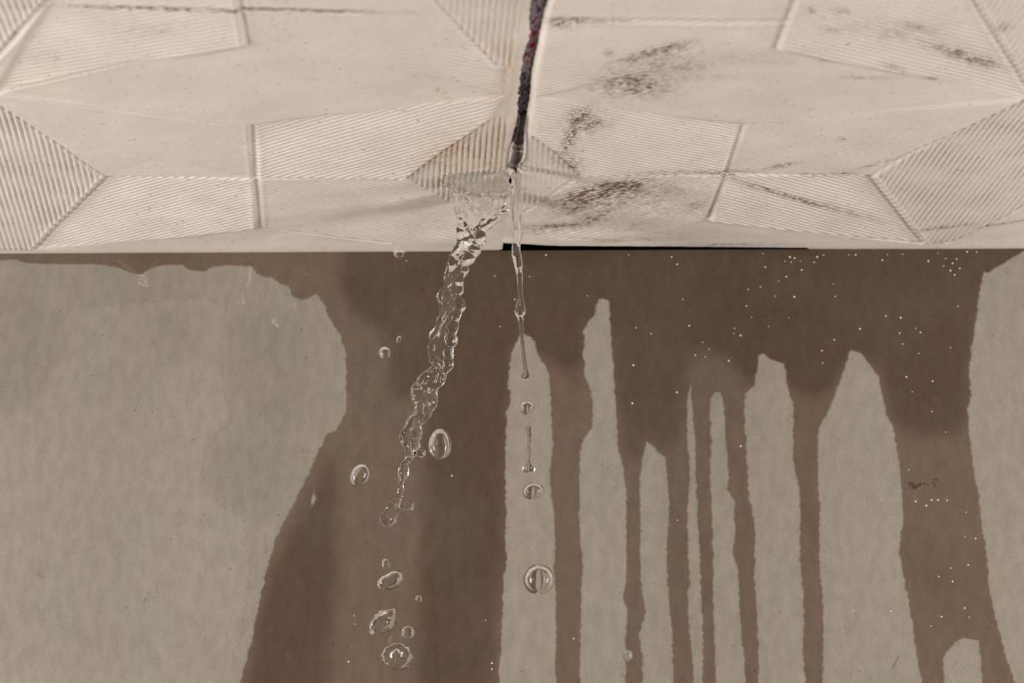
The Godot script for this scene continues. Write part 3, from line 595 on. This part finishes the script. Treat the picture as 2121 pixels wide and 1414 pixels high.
	for face in 6:
		var axis := face / 2
		var s := 1.0 if face % 2 else -1.0
		var a1 := (axis + 1) % 3
		var a2 := (axis + 2) % 3
		var at := v.size()
		for c in [[0, 0], [1, 0], [1, 1], [0, 1]]:
			var q := Vector3()
			q[axis] = hi[axis] if s > 0 else lo[axis]
			q[a1] = hi[a1] if c[0] else lo[a1]
			q[a2] = hi[a2] if c[1] else lo[a2]
			v.append(q)
			var nn := Vector3()
			nn[axis] = s
			n.append(nn)
			uv.append(Vector2((q.x / MM + 128.0) / 256.0, -q.y / MM / 128.0))
		idx.append_array([at, at + 2, at + 1, at, at + 3, at + 2] if s > 0 else [at, at + 1, at + 2, at, at + 2, at + 3])
	var wall := thing("wall_back", mesh_of(v, n, idx, PackedColorArray(), uv), mat, "grey-brown paper-faced board wall soaked with dark water streaks", "wall", "", "structure")
	wall.set_meta("kind", "structure")


func dab(a: PackedFloat32Array, q: Vector2, r: float, amount: float) -> void:
	var cx := (q.x + 128.0) * TPM
	var cy := q.y * TPM
	var rr := maxf(r * TPM, 0.7)
	for y in range(maxi(0, int(cy - rr - 1)), mini(TH, int(cy + rr + 2))):
		for x in range(maxi(0, int(cx - rr - 1)), mini(TW, int(cx + rr + 2))):
			var f := clampf(rr + 0.5 - Vector2(x + 0.5 - cx, y + 0.5 - cy).length(), 0.0, 1.0)
			if f > 0.0:
				a[y * TW + x] = lerpf(a[y * TW + x], 1.0 + amount, f)


func stroke(a: PackedFloat32Array, p: Vector2, q: Vector2, r: float, amount: float) -> void:
	var n := maxi(2, int(p.distance_to(q) / maxf(r, 0.1) * 1.5))
	for i in n:
		var t := i / float(n - 1)
		dab(a, p.lerp(q, t) + Vector2(grain.get_noise_2d(t * 9.0, p.x), grain.get_noise_2d(t * 9.0, p.y)) * r, r * (0.6 + 0.6 * absf(grain.get_noise_2d(t * 14.0, q.x))), amount)


# ---------------------------------------------------------------- ceiling
func build_ceiling() -> void:
	var top := Node3D.new()
	top.name = "ceiling"
	add_child(top)
	tag(top, "cream embossed foam tile ceiling, stained and leaking at its open seam", "ceiling", "", "structure")
	var mat := StandardMaterial3D.new()
	mat.resource_name = "foam tile"
	mat.vertex_color_use_as_albedo = true
	mat.roughness = 0.42
	mat.metallic_specular = 0.45
	tile(top, -1, mat)
	tile(top, 1, mat)


func far_edge(side: int, x: float) -> float:
	if side < 0:
		return -0.3 + 0.75 * smoothstep(-8.0, -5.0, x)
	var t := [[-3.0, 4.3], [1.0, 4.2], [5.0, 3.3], [9.0, 2.7], [14.0, 2.65], [23.0, 2.3], [40.0, 1.7], [57.5, 0.95], [58.2, 0.2], [80.0, -0.05], [90.0, -0.3], [400.0, -0.3]]
	for i in range(1, t.size()):
		if x <= t[i][0]:
			return lerpf(t[i - 1][1], t[i][1], clampf((x - t[i - 1][0]) / (t[i][0] - t[i - 1][0]), 0, 1))
	return -0.3


func tile(top: Node3D, side: int, mat: Material) -> void:
	var us := PackedFloat32Array()
	for c in [-380.0, -280.0, -200.0, -150.0, -122.0, -110.0]:
		us.append(c)
	var nd := int(104.0 / STEP)
	for i in nd + 1:
		us.append(-104.0 + 104.0 * i / nd)
	if side > 0:
		us.reverse()
		for i in us.size():
			us[i] = -us[i]
	var vs := PackedFloat32Array()
	for i in int(122.0 / STEP) + 1:
		vs.append(i * STEP)
	for c in [126.0, 135.0, 160.0, 220.0, 320.0, 440.0]:
		vs.append(c)
	var nu := us.size()
	var nv := vs.size()
	var total := nu * nv
	var seam := pairs(seam_left if side < 0 else seam_right)
	var xs := PackedFloat32Array()
	xs.resize(total)
	var ws := PackedFloat32Array()
	ws.resize(total)
	for j in nv:
		var sx := along(seam, vs[j]) + 0.12 * grain.get_noise_2d(vs[j] * 0.6, side * 4.0)
		for i in nu:
			var u := us[i]
			var x := u
			if absf(u) < 20.0:
				x = sx + u * (20.0 - sx * side) / 20.0
			var fe := far_edge(side, x) + (0.12 * grain.get_noise_2d(x * 0.35, 7.0) if side > 0 else 0.0)
			var w := vs[j]
			if w < 8.0:
				w = fe + w * (8.0 - fe) / 8.0
			xs[j * nu + i] = x
			ws[j * nu + i] = w
	# which facet each point lies on
	var label := PackedByteArray()
	label.resize(total)
	var base := PackedFloat32Array()
	base.resize(total)
	for f in facets.size():
		var poly := pairs(facets[f][1])
		var lo := poly[0]
		var hi := poly[0]
		for q in poly:
			lo = lo.min(q)
			hi = hi.max(q)
		for j in nv:
			if vs[j] < lo.y - 5.0 or vs[j] > hi.y + 1.0:
				continue
			for i in nu:
				var at := j * nu + i
				if xs[at] > lo.x and xs[at] < hi.x and label[at] == 0 and Geometry2D.is_point_in_polygon(Vector2(xs[at], ws[at]), poly):
					label[at] = f + 1
					base[at] = facets[f][5] + facets[f][6] * (xs[at] - facets[f][8]) + facets[f][7] * (ws[at] - facets[f][9])
	base = soft_grid(soft_grid(base, nu, nv), nu, nv)
	# relief: facet heights, fine ribs, grooves, edges, sagging
	var g := PackedFloat32Array()
	g.resize(total)
	var tint := PackedFloat32Array()
	tint.resize(total)
	for j in nv:
		for i in nu:
			var at := j * nu + i
			var x := xs[at]
			var w := ws[at]
			var near := clampf(vs[j] / 6.0, 0.0, 1.0)
			var h := base[at] + 0.22 * blotch.get_noise_2d(x * 0.035, w * 0.035) * near + 0.2 * (1.0 - near)
			var f := label[at]
			var rib := 0.0
			if f > 0:
				var row: Array = facets[f - 1]
				var wear := 0.85 + 0.5 * blotch.get_noise_2d(x * 0.09 + 50.0, w * 0.09)
				var ph: float = x * row[2] + w * row[3] + 0.05 * grain.get_noise_2d(x * 0.4, w * 0.4)
				rib = cos(TAU * ph)
				if row[0] == "ribbed_triangle":
					rib = 2.0 * pow(0.5 + 0.5 * rib, 1.6) - 1.0
				h += row[4] * wear * rib
			h += 0.012 * grain.get_noise_2d(x * 2.2, w * 2.2)
			var edge := absf(us[i])
			if edge < 1.5:
				h -= (0.9 * smoothstep(34.0, 48.0, w) + 0.12) * pow(1.0 - edge / 1.5, 2.0)
			if vs[j] < 1.6:
				h -= 0.15 * pow(1.0 - vs[j] / 1.6, 2.0)
			g[at] = h
			tint[at] = rib
	for row in grooves:
		var p := pairs(row[0])
		for s in p.size() - 1:
			var a := p[s]
			var b := p[s + 1]
			var wd: float = row[2]
			var lo := a.min(b) - Vector2(3, 3) * wd
			var hi := a.max(b) + Vector2(3, 3) * wd
			var ab := b - a
			for j in nv:
				if vs[j] < lo.y - 5.0 or vs[j] > hi.y:
					continue
				for i in nu:
					var at := j * nu + i
					if xs[at] > lo.x and xs[at] < hi.x:
						var q := Vector2(xs[at], ws[at])
						var t := (q - a).dot(ab) / ab.length_squared()
						if t < (0.0 if s else -0.01) or t > 1.0:
							continue
						var d := (q - a - ab * t).length() / wd
						if d < 2.4:
							g[at] += row[1] * (0.38 * exp(-pow((d - 1.05) / 0.45, 2.0)) - exp(-d * d * 2.2))
	for sag in [[13.0, 19.0, 6.0, 5.0, 0.55], [9.0, 11.0, 7.0, 3.0, -0.5], [17.0, 8.5, 5.0, 4.0, 0.4], [-21.0, 26.0, 7.0, 6.0, 0.4], [-12.0, 7.0, 6.0, 3.5, 0.45], [-9.0, 22.0, 6.0, 9.0, -0.35], [5.0, 63.0, 4.0, 8.0, 0.4], [4.5, 98.0, 4.0, 5.0, 0.6], [-5.0, 60.0, 5.0, 30.0, 0.35]]:
		for j in nv:
			if absf(vs[j] - sag[1]) > sag[3] * 2.6:
				continue
			for i in nu:
				var at := j * nu + i
				var dx: float = (xs[at] - sag[0]) / sag[2]
				var dz: float = (ws[at] - sag[1]) / sag[3]
				if absf(dx) < 2.6:
					g[at] += sag[4] * exp(-dx * dx - dz * dz)
	# colour: foam, damp yellowing, dirt caught between the ribs
	var dirt := PackedFloat32Array()
	dirt.resize(total)
	var rust := PackedFloat32Array()
	rust.resize(total)
	for pass_ in 2:
		var table: Array = dirt_smears if pass_ == 0 else rust_smears
		for s in table:
			for j in nv:
				if absf(vs[j] - s[1]) > s[7] + 4.0:
					continue
				for i in nu:
					var at := j * nu + i
					var dx: float = xs[at] - s[0]
					if absf(dx) > s[6]:
						continue
					var dz: float = ws[at] - s[1]
					var a: float = s[2] * dx + s[3] * dz
					var b: float = s[4] * dx + s[5] * dz
					var r := a * a + b * b
					if r > 2.4:
						continue
					var fall := exp(-1.6 * r)
					var broken := 0.36 + 0.7 * blotch.get_noise_2d(a * 2.2 + s[0], b * 1.3 + s[1]) + 0.75 * grain.get_noise_2d(a * 4.5 + s[1], b * 5.0 + s[0]) - (0.12 if pass_ == 0 else 0.45) * tint[at] + 0.5 * grain.get_noise_2d(xs[at] * 0.9, ws[at] * 0.9)
					var amount: float = s[8] * fall * clampf(broken * 1.25, 0.0, 1.25)
					if pass_ == 0:
						dirt[at] = minf(1.0, dirt[at] + amount)
					else:
						rust[at] = minf(1.0, rust[at] + amount)
	for k in 1300:
		var i := dice.randi_range(3, nu - 4)
		var j := dice.randi_range(3, nv - 4)
		var amount := dice.randf_range(0.25, 0.9)
		dirt[j * nu + i] = maxf(dirt[j * nu + i], amount)
		if dice.randf() < 0.3:
			dirt[j * nu + i + 1] = maxf(dirt[j * nu + i + 1], amount)
	var pos := PackedVector3Array()
	pos.resize(total)
	var col := PackedColorArray()
	col.resize(total)
	var foam := Color8(236, 224, 214).srgb_to_linear()
	var grime := Color8(94, 64, 47).srgb_to_linear()
	var yellow := Color8(205, 162, 118).srgb_to_linear()
	for at in total:
		pos[at] = Vector3(xs[at], -g[at], ws[at]) * MM
		var k := 1.0 + 0.07 * blotch.get_noise_2d(xs[at] * 0.05, ws[at] * 0.05 + 90.0) + 0.05 * grain.get_noise_2d(xs[at] * 1.1, ws[at] * 2.0)
		var c := foam * k
		var warm := 0.5 + 0.5 * blotch.get_noise_2d(xs[at] * 0.022 + 9.0, ws[at] * 0.022)
		c.g *= 1.0 - 0.025 * warm
		c.b *= 1.0 - 0.06 * warm
		c = c.lerp(yellow, 0.8 * rust[at]).lerp(grime, 0.92 * dirt[at])
		c.a = 1.0
		col[at] = c
	var nrm := PackedVector3Array()
	nrm.resize(total)
	for j in nv:
		var j0 := maxi(j - 1, 0) * nu
		var j1 := mini(j + 1, nv - 1) * nu
		for i in nu:
			var a := pos[j * nu + mini(i + 1, nu - 1)] - pos[j * nu + maxi(i - 1, 0)]
			var b := pos[j1 + i] - pos[j0 + i]
			nrm[j * nu + i] = a.cross(b).normalized()
	var lists := []
	for f in facets.size() + 1:
		lists.append(PackedInt32Array())
	for j in nv - 1:
		for i in nu - 1:
			var at := j * nu + i
			lists[label[at]].append_array([at, at + nu, at + nu + 1, at, at + nu + 1, at + 1])
	var o := Node3D.new()
	o.name = "ceiling_tile"
	top.add_child(o, true)
	o.set_meta("label", "cream ribbed foam tile with clean facets, left of the seam" if side < 0 else "cream ribbed foam tile smeared with brown dirt, right of the seam")
	for f in lists.size():
		if lists[f].size() < 60:
			continue
		var from: PackedInt32Array = lists[f]
		var map := PackedInt32Array()
		map.resize(total)
		map.fill(-1)
		var v := PackedVector3Array()
		var n := PackedVector3Array()
		var c := PackedColorArray()
		for t in from.size():
			var at := from[t]
			if map[at] < 0:
				map[at] = v.size()
				v.append(pos[at])
				n.append(nrm[at])
				c.append(col[at])
			from[t] = map[at]
		part("tile_border" if f == 0 else facets[f - 1][0], mesh_of(v, n, from, c), mat, o)
	# the cut edges, as thick as the tile
	var v2 := PackedVector3Array()
	var c2 := PackedColorArray()
	var i2 := PackedInt32Array()
	var ie := nu - 1 if side < 0 else 0
	for j in nv:
		var p := pos[j * nu + ie]
		v2.append_array([p, Vector3(p.x, 0.009, p.z)])
		c2.append_array([col[j * nu + ie], foam * 0.8])
		if j:
			var k := v2.size()
			i2.append_array([k - 4, k - 3, k - 1, k - 4, k - 1, k - 2])
	var cut := v2.size()
	for i in nu:
		var p := pos[i]
		v2.append_array([p, Vector3(p.x, 0.009, p.z)])
		c2.append_array([col[i], foam * 0.8])
		if i:
			var k := v2.size()
			i2.append_array([k - 4, k - 3, k - 1, k - 4, k - 1, k - 2])
	part("cut_edge", smooth_mesh(v2, i2, c2), mat, o)


func soft_grid(a: PackedFloat32Array, nu: int, nv: int) -> PackedFloat32Array:
	var b := a.duplicate()
	for j in nv:
		for i in range(2, nu - 2):
			var at := j * nu + i
			b[at] = (a[at - 2] + a[at - 1] + a[at] + a[at + 1] + a[at + 2]) * 0.2
	var c := b.duplicate()
	for j in range(2, nv - 2):
		for i in nu:
			var at := j * nu + i
			c[at] = (b[at - 2 * nu] + b[at - nu] + b[at] + b[at + nu] + b[at + 2 * nu]) * 0.2
	return c


# ---------------------------------------------------------------- what shows through the seam and the gap
func build_behind() -> void:
	thing("ceiling_deck", box_mesh(Vector3(-0.4, 0.0092, -0.06), Vector3(0.4, 0.03, 0.44)), plain(Color(0.12, 0.1, 0.09), 0.9), "dark deck board above the tiles, glimpsed through the open seam", "board")
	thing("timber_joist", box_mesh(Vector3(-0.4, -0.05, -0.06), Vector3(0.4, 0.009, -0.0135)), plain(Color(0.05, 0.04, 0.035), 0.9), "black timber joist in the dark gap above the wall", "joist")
	# crumpled foil tape in the upper seam
	var sl := pairs(seam_left)
	var sr := pairs(seam_right)
	var v := PackedVector3Array()
	var c := PackedColorArray()
	var idx := PackedInt32Array()
	var cols := 12
	var rows := 170
	var violet := Color8(150, 138, 152).srgb_to_linear()
	var red := Color8(150, 20, 52).srgb_to_linear()
	var black := Color8(28, 24, 26).srgb_to_linear()
	for j in rows + 1:
		var w := lerpf(54.0, 119.0, j / float(rows))
		for i in cols + 1:
			var t := i / float(cols)
			var x := lerpf(along(sl, w) - 0.4, along(sr, w) + 0.4, t)
			var h := 0.35 + 0.45 * blotch.get_noise_2d(x * 0.9, w * 0.5) + 0.9 * t + 0.25 * grain.get_noise_2d(x * 1.7, w * 1.7)
			v.append(Vector3(x, h, w) * MM)
			var n1 := blotch.get_noise_2d(x * 0.7 + 20.0, w * 0.3)
			var k := violet.lerp(black, clampf(smoothstep(0.62, 0.85, t) + smoothstep(0.22, 0.32, n1) + smoothstep(88.0, 78.0, w) * 0.8, 0.0, 1.0))
			var n2 := grain.get_noise_2d(x * 0.5 + 70.0, w * 0.45)
			if t < 0.7 and w > 86.0 and w < 106.0 and n2 > 0.18:
				k = red
			c.append(k)
			if i and j:
				var at := v.size() - 1
				idx.append_array([at, at - 1, at - cols - 2, at, at - cols - 2, at - cols - 1])
	var foil := StandardMaterial3D.new()
	foil.resource_name = "foil tape"
	foil.vertex_color_use_as_albedo = true
	foil.roughness = 0.22
	foil.metallic = 0.35
	thing("foil_tape", smooth_mesh(v, idx, c), foil, "crumpled violet-grey foil tape with red print inside the open seam", "tape")


# ---------------------------------------------------------------- water as one closed surface round a chain of capsules
var fx := 0
var fy := 0
var fz := 0
var fo := Vector3()
var fc := 0.2
var field := PackedFloat32Array()


func field_begin(lo: Vector3, hi: Vector3, cell: float) -> void:
	fo = lo
	fc = cell
	fx = int((hi.x - lo.x) / cell) + 2
	fy = int((hi.y - lo.y) / cell) + 2
	fz = int((hi.z - lo.z) / cell) + 2
	field = PackedFloat32Array()
	field.resize(fx * fy * fz)
	field.fill(1.2)


func field_capsule(a: Vector3, b: Vector3, ra: float, rb: float) -> void:
	var m := maxf(ra, rb) + 1.0
	var lo := (a.min(b) - Vector3(m, m, m) - fo) / fc
	var hi := (a.max(b) + Vector3(m, m, m) - fo) / fc
	var ab := b - a
	var l2 := maxf(ab.length_squared(), 1e-9)
	for k in range(maxi(0, int(lo.z)), mini(fz, int(hi.z) + 1)):
		for j in range(maxi(0, int(lo.y)), mini(fy, int(hi.y) + 1)):
			var at := (k * fy + j) * fx
			for i in range(maxi(0, int(lo.x)), mini(fx, int(hi.x) + 1)):
				var q := fo + Vector3(i, j, k) * fc - a
				var t := clampf(q.dot(ab) / l2, 0.0, 1.0)
				var d := (q - ab * t).length() - lerpf(ra, rb, t)
				if d < field[at + i]:
					field[at + i] = d


func field_ball(c: Vector3, r: Vector3) -> void:
	var lo := (c - r - Vector3.ONE - fo) / fc
	var hi := (c + r + Vector3.ONE - fo) / fc
	var rm := minf(r.x, minf(r.y, r.z))
	for k in range(maxi(0, int(lo.z)), mini(fz, int(hi.z) + 1)):
		for j in range(maxi(0, int(lo.y)), mini(fy, int(hi.y) + 1)):
			var at := (k * fy + j) * fx
			for i in range(maxi(0, int(lo.x)), mini(fx, int(hi.x) + 1)):
				var q := fo + Vector3(i, j, k) * fc - c
				var d := ((q / r).length() - 1.0) * rm
				if d < field[at + i]:
					field[at + i] = d


func field_smooth(times: int) -> void:
	for n in times:
		var b := field.duplicate()
		var sx := 1
		var sy := fx
		var sz := fx * fy
		for k in range(1, fz - 1):
			for j in range(1, fy - 1):
				var at := (k * fy + j) * fx
				for i in range(at + 1, at + fx - 1):
					if field[i] < 0.9:
						b[i] = field[i] * 0.4 + 0.1 * (field[i - sx] + field[i + sx] + field[i - sy] + field[i + sy] + field[i - sz] + field[i + sz])
		field = b


func field_ripple(amount: float, scale: float) -> void:
	for k in fz:
		for j in fy:
			var at := (k * fy + j) * fx
			for i in fx:
				if field[at + i] < 0.7:
					var p := fo + Vector3(i, j, k) * fc
					field[at + i] += amount * grain.get_noise_3d(p.x * scale, p.y * scale * 0.7, p.z * scale)


func field_mesh() -> ArrayMesh:
	var sy := fx
	var sz := fx * fy
	var corner := [0, 1, sy, sy + 1, sz, sz + 1, sz + sy, sz + sy + 1]
	var ofs := [Vector3(0, 0, 0), Vector3(1, 0, 0), Vector3(0, 1, 0), Vector3(1, 1, 0), Vector3(0, 0, 1), Vector3(1, 0, 1), Vector3(0, 1, 1), Vector3(1, 1, 1)]
	var edges := [[0, 1], [2, 3], [4, 5], [6, 7], [0, 2], [1, 3], [4, 6], [5, 7], [0, 4], [1, 5], [2, 6], [3, 7]]
	var of := PackedInt32Array()
	of.resize(field.size())
	of.fill(-1)
	var v := PackedVector3Array()
	var n := PackedVector3Array()
	for k in fz - 1:
		for j in fy - 1:
			var row := (k * fy + j) * fx
			for i in fx - 1:
				var at := row + i
				if field[at] > 0.8:
					continue
				var neg := 0
				for q in 8:
					if field[at + corner[q]] < 0.0:
						neg += 1
				if neg == 0 or neg == 8:
					continue
				var sum := Vector3()
				var cnt := 0
				for e in edges:
					var a := field[at + corner[e[0]]]
					var b := field[at + corner[e[1]]]
					if (a < 0.0) != (b < 0.0):
						sum += (ofs[e[0]] as Vector3).lerp(ofs[e[1]], a / (a - b))
						cnt += 1
				sum /= cnt
				of[at] = v.size()
				v.append((fo + (Vector3(i, j, k) + sum) * fc) * MM)
				var gx := 0.0
				var gy := 0.0
				var gz := 0.0
				for q in 4:
					gx += field[at + corner[q * 2 + 1]] - field[at + corner[q * 2]]
				for q in [0, 1, 4, 5]:
					gy += field[at + corner[q + 2]] - field[at + corner[q]]
				for q in 4:
					gz += field[at + corner[q + 4]] - field[at + corner[q]]
				n.append(Vector3(gx, gy, gz).normalized())
	var idx := PackedInt32Array()
	for k in range(1, fz - 1):
		for j in range(1, fy - 1):
			var row := (k * fy + j) * fx
			for i in range(1, fx - 1):
				var at := row + i
				if field[at] > 0.8:
					continue
				var inside := field[at] < 0.0
				for axis in 3:
					var st: int = [1, sy, sz][axis]
					if inside == (field[at + st] < 0.0):
						continue
					var s1: int = [sy, sz, 1][axis]
					var s2: int = [sz, 1, sy][axis]
					var a := of[at]
					var b := of[at - s1]
					var c := of[at - s1 - s2]
					var d := of[at - s2]
					if mini(mini(a, b), mini(c, d)) < 0:
						continue
					if inside:
						idx.append_array([a, c, b, a, d, c])
					else:
						idx.append_array([a, b, c, a, c, d])
	# even out the normals over neighbours
	var m := PackedVector3Array()
	m.resize(n.size())
	for t in range(0, idx.size(), 3):
		var s := n[idx[t]] + n[idx[t + 1]] + n[idx[t + 2]]
		m[idx[t]] += s
		m[idx[t + 1]] += s
		m[idx[t + 2]] += s
	for i in m.size():
		m[i] = m[i].normalized()
	return mesh_of(v, m, idx)


func triples(a: Array, z: float) -> Array:
	var out := []
	for i in range(0, a.size(), 3):
		out.append([Vector3(a[i], -a[i + 1], z), a[i + 2]])
	return out


func chain(a: Array) -> void:
	for i in a.size() - 1:
		field_capsule(a[i][0], a[i + 1][0], a[i][1], a[i + 1][1])


func build_streams() -> void:
	# twisted ribbon of water
	var l := triples(ribbon_left, 32.0)
	var r := triples(ribbon_right, 32.0)
	var f := triples(ribbon_film, 32.0)
	for i in l.size():
		var s := 1.5 * sin(0.19 * -l[i][0].y + 0.5) * smoothstep(0.0, 10.0, -l[i][0].y)
		l[i][0].z += s
		r[i][0].z -= s
	field_begin(Vector3(-26, -76, 24.5), Vector3(2.5, 1.2, 45), 0.175)
	chain(l)
	chain(r)
	for i in l.size() - 1:
		for k in 3:
			var t := k / 3.0
			var th := maxf(0.26, lerpf(f[i][1], f[i + 1][1], t))
			field_capsule((l[i][0] as Vector3).lerp(l[i + 1][0], t), (r[i][0] as Vector3).lerp(r[i + 1][0], t), th, th)
	chain(triples(ribbon_tail, 32.0))
	for a in ribbon_lobes:
		chain(triples(a, 32.6))
	# folds running down the funnel under the tile
	for fold in [[-9.2, -7.6, 0.5], [-7.4, -6.4, 0.4], [-4.2, -5.2, 0.5], [-2.2, -4.9, 0.45]]:
		field_capsule(Vector3(fold[0], -0.2, 32.4), Vector3(fold[1], -6.0, 32.3), fold[2] * 0.7, fold[2])
	field_ball(Vector3(-6.2, 0.1, 37.5), Vector3(6.6, 1.5, 4.6))
	field_ball(Vector3(-3.0, 0.0, 33.0), Vector3(4.6, 0.9, 2.4))
	field_ball(Vector3(-4.0, -0.5, 40.5), Vector3(4.6, 1.3, 1.3))
	field_ball(Vector3(-7.0, -0.6, 36.3), Vector3(4.2, 1.4, 1.2))
	field_ball(Vector3(-3.2, -0.5, 34.6), Vector3(4.0, 1.5, 0.9))
	field_smooth(2)
	field_ripple(0.2, 0.5)
	field_ripple(0.11, 1.2)
	field_ripple(0.04, 2.1)
	thing("water_stream", field_mesh(), water, "wide twisted ribbon of clear water pouring from the ceiling seam", "water")
	# slender thread of water
	field_begin(Vector3(-3.0, -46, 41), Vector3(4, 1.4, 47), 0.14)
	chain(triples(thread_chain, 44.0))
	chain(triples(thread_branch, 44.6))
	field_smooth(2)
	field_ripple(0.05, 0.6)
	thing("water_stream", field_mesh(), water, "slender thread of water falling straight down past the black gap", "water")
	# the stretched drop below it
	field_begin(Vector3(0.5, -64, 42), Vector3(6, -40, 46), 0.12)
	chain(triples(dumbbell_chain, 44.0))
	chain(triples(dumbbell_foot, 44.0))
	field_smooth(1)
	field_ripple(0.06, 1.6)
	thing("water_drop", field_mesh(), water, "dumbbell-shaped drop with a thin wavering neck under the thread", "water drop")
	# water lying in the lower seam
	field_begin(Vector3(-3, -2.0, 40), Vector3(5, 3, 68), 0.2)
	var sl := pairs(seam_left)
	var sr := pairs(seam_right)
	var last := Vector3()
	var lr := 0.0
	for i in 30:
		var w := lerpf(43.5, 66.0, i / 29.0)
		var q := Vector3((along(sl, w) + along(sr, w)) / 2.0, 0.5, w)
		var rad := (along(sr, w) - along(sl, w)) * 0.55 * (1.0 + 0.12 * grain.get_noise_2d(w * 0.5, 3.0))
		if i:
			field_capsule(last, q, lr, rad)
		last = q
		lr = rad
	field_smooth(1)
	thing("seam_water", field_mesh(), water, "glassy rope of water filling the lower part of the seam", "water")


# ---------------------------------------------------------------- falling drops
func drop_mesh(rx: float, ry: float, kind: String, salt: float) -> ArrayMesh:
	var v := PackedVector3Array()
	var idx := PackedInt32Array()
	var rings := 40
	var seg := 56
	for j in rings + 1:
		var th := PI * j / rings
		for i in seg:
			var ph := TAU * i / seg
			var d := Vector3(sin(th) * cos(ph), cos(th), sin(th) * sin(ph))
			var k := 1.0
			if kind == "egg":
				k = 1.0 - 0.07 * d.y * (1.0 - d.y * d.y) * 2.0 + 0.05 * smoothstep(-0.985, -1.0, d.y)
			elif kind == "peanut":
				k = 1.0 - 0.2 * exp(-pow(d.x / 0.35, 2.0)) * (0.6 + 0.4 * d.y) + 0.03 * grain.get_noise_3d(d.x * 1.5 + salt, d.y * 1.5, d.z * 1.5)
			elif kind == "lumpy":
				k = 1.0 + 0.16 * grain.get_noise_3d(d.x * 0.9 + salt, d.y * 0.9, d.z * 0.9) + 0.05 * grain.get_noise_3d(d.x * 2.5 + salt, d.y * 2.5, d.z * 2.5)
			elif kind == "crown":
				var rr := sqrt(d.x * d.x + d.y * d.y)
				k = 0.93 + 0.10 * exp(-pow((rr - 0.8) / 0.16, 2.0)) - 0.18 * exp(-pow((rr - 0.52) / 0.14, 2.0)) + 0.11 * grain.get_noise_3d(d.x * 3.2 + salt, d.y * 3.2, d.z * 1.6)
			else:
				k = 1.0 + 0.03 * grain.get_noise_3d(d.x * 0.7 + salt, d.y * 0.7, d.z * 0.7)
			v.append(Vector3(d.x * rx, d.y * ry, d.z * (rx + minf(rx, ry)) * 0.5) * k * MM)
	for j in rings:
		for i in seg:
			var a := j * seg + i
			var b := j * seg + (i + 1) % seg
			idx.append_array([a, b, b + seg, a, b + seg, a + seg])
	return smooth_mesh(v, idx)


func build_drops() -> void:
	for k in drop_table.size():
		var d: Array = drop_table[k]
		var o := thing("water_drop", drop_mesh(d[3], d[4], d[6], k * 7.3), water, d[7], "water drop", "falling water drops")
		o.position = Vector3(d[0], d[1], d[2]) * MM
		o.rotation_degrees.z = d[5]


# ---------------------------------------------------------------- splashes dried on the board
func build_flecks() -> void:
	var s := SphereMesh.new()
	s.radius = 1.0
	s.height = 2.0
	s.radial_segments = 10
	s.rings = 5
	var mat := plain(Color(0.9, 0.85, 0.8), 0.35)
	var p := pairs(flecks)
	for i in p.size():
		var o := thing("splash_fleck", s, mat, "tiny white splash fleck stuck to the soaked wall", "fleck", "white splash flecks on the wall")
		var r := dice.randf_range(0.1, 0.2) * MM
		o.position = Vector3(p[i].x * MM, -p[i].y * MM, 0.2 * r)
		o.scale = Vector3(r, r, r * 0.5)
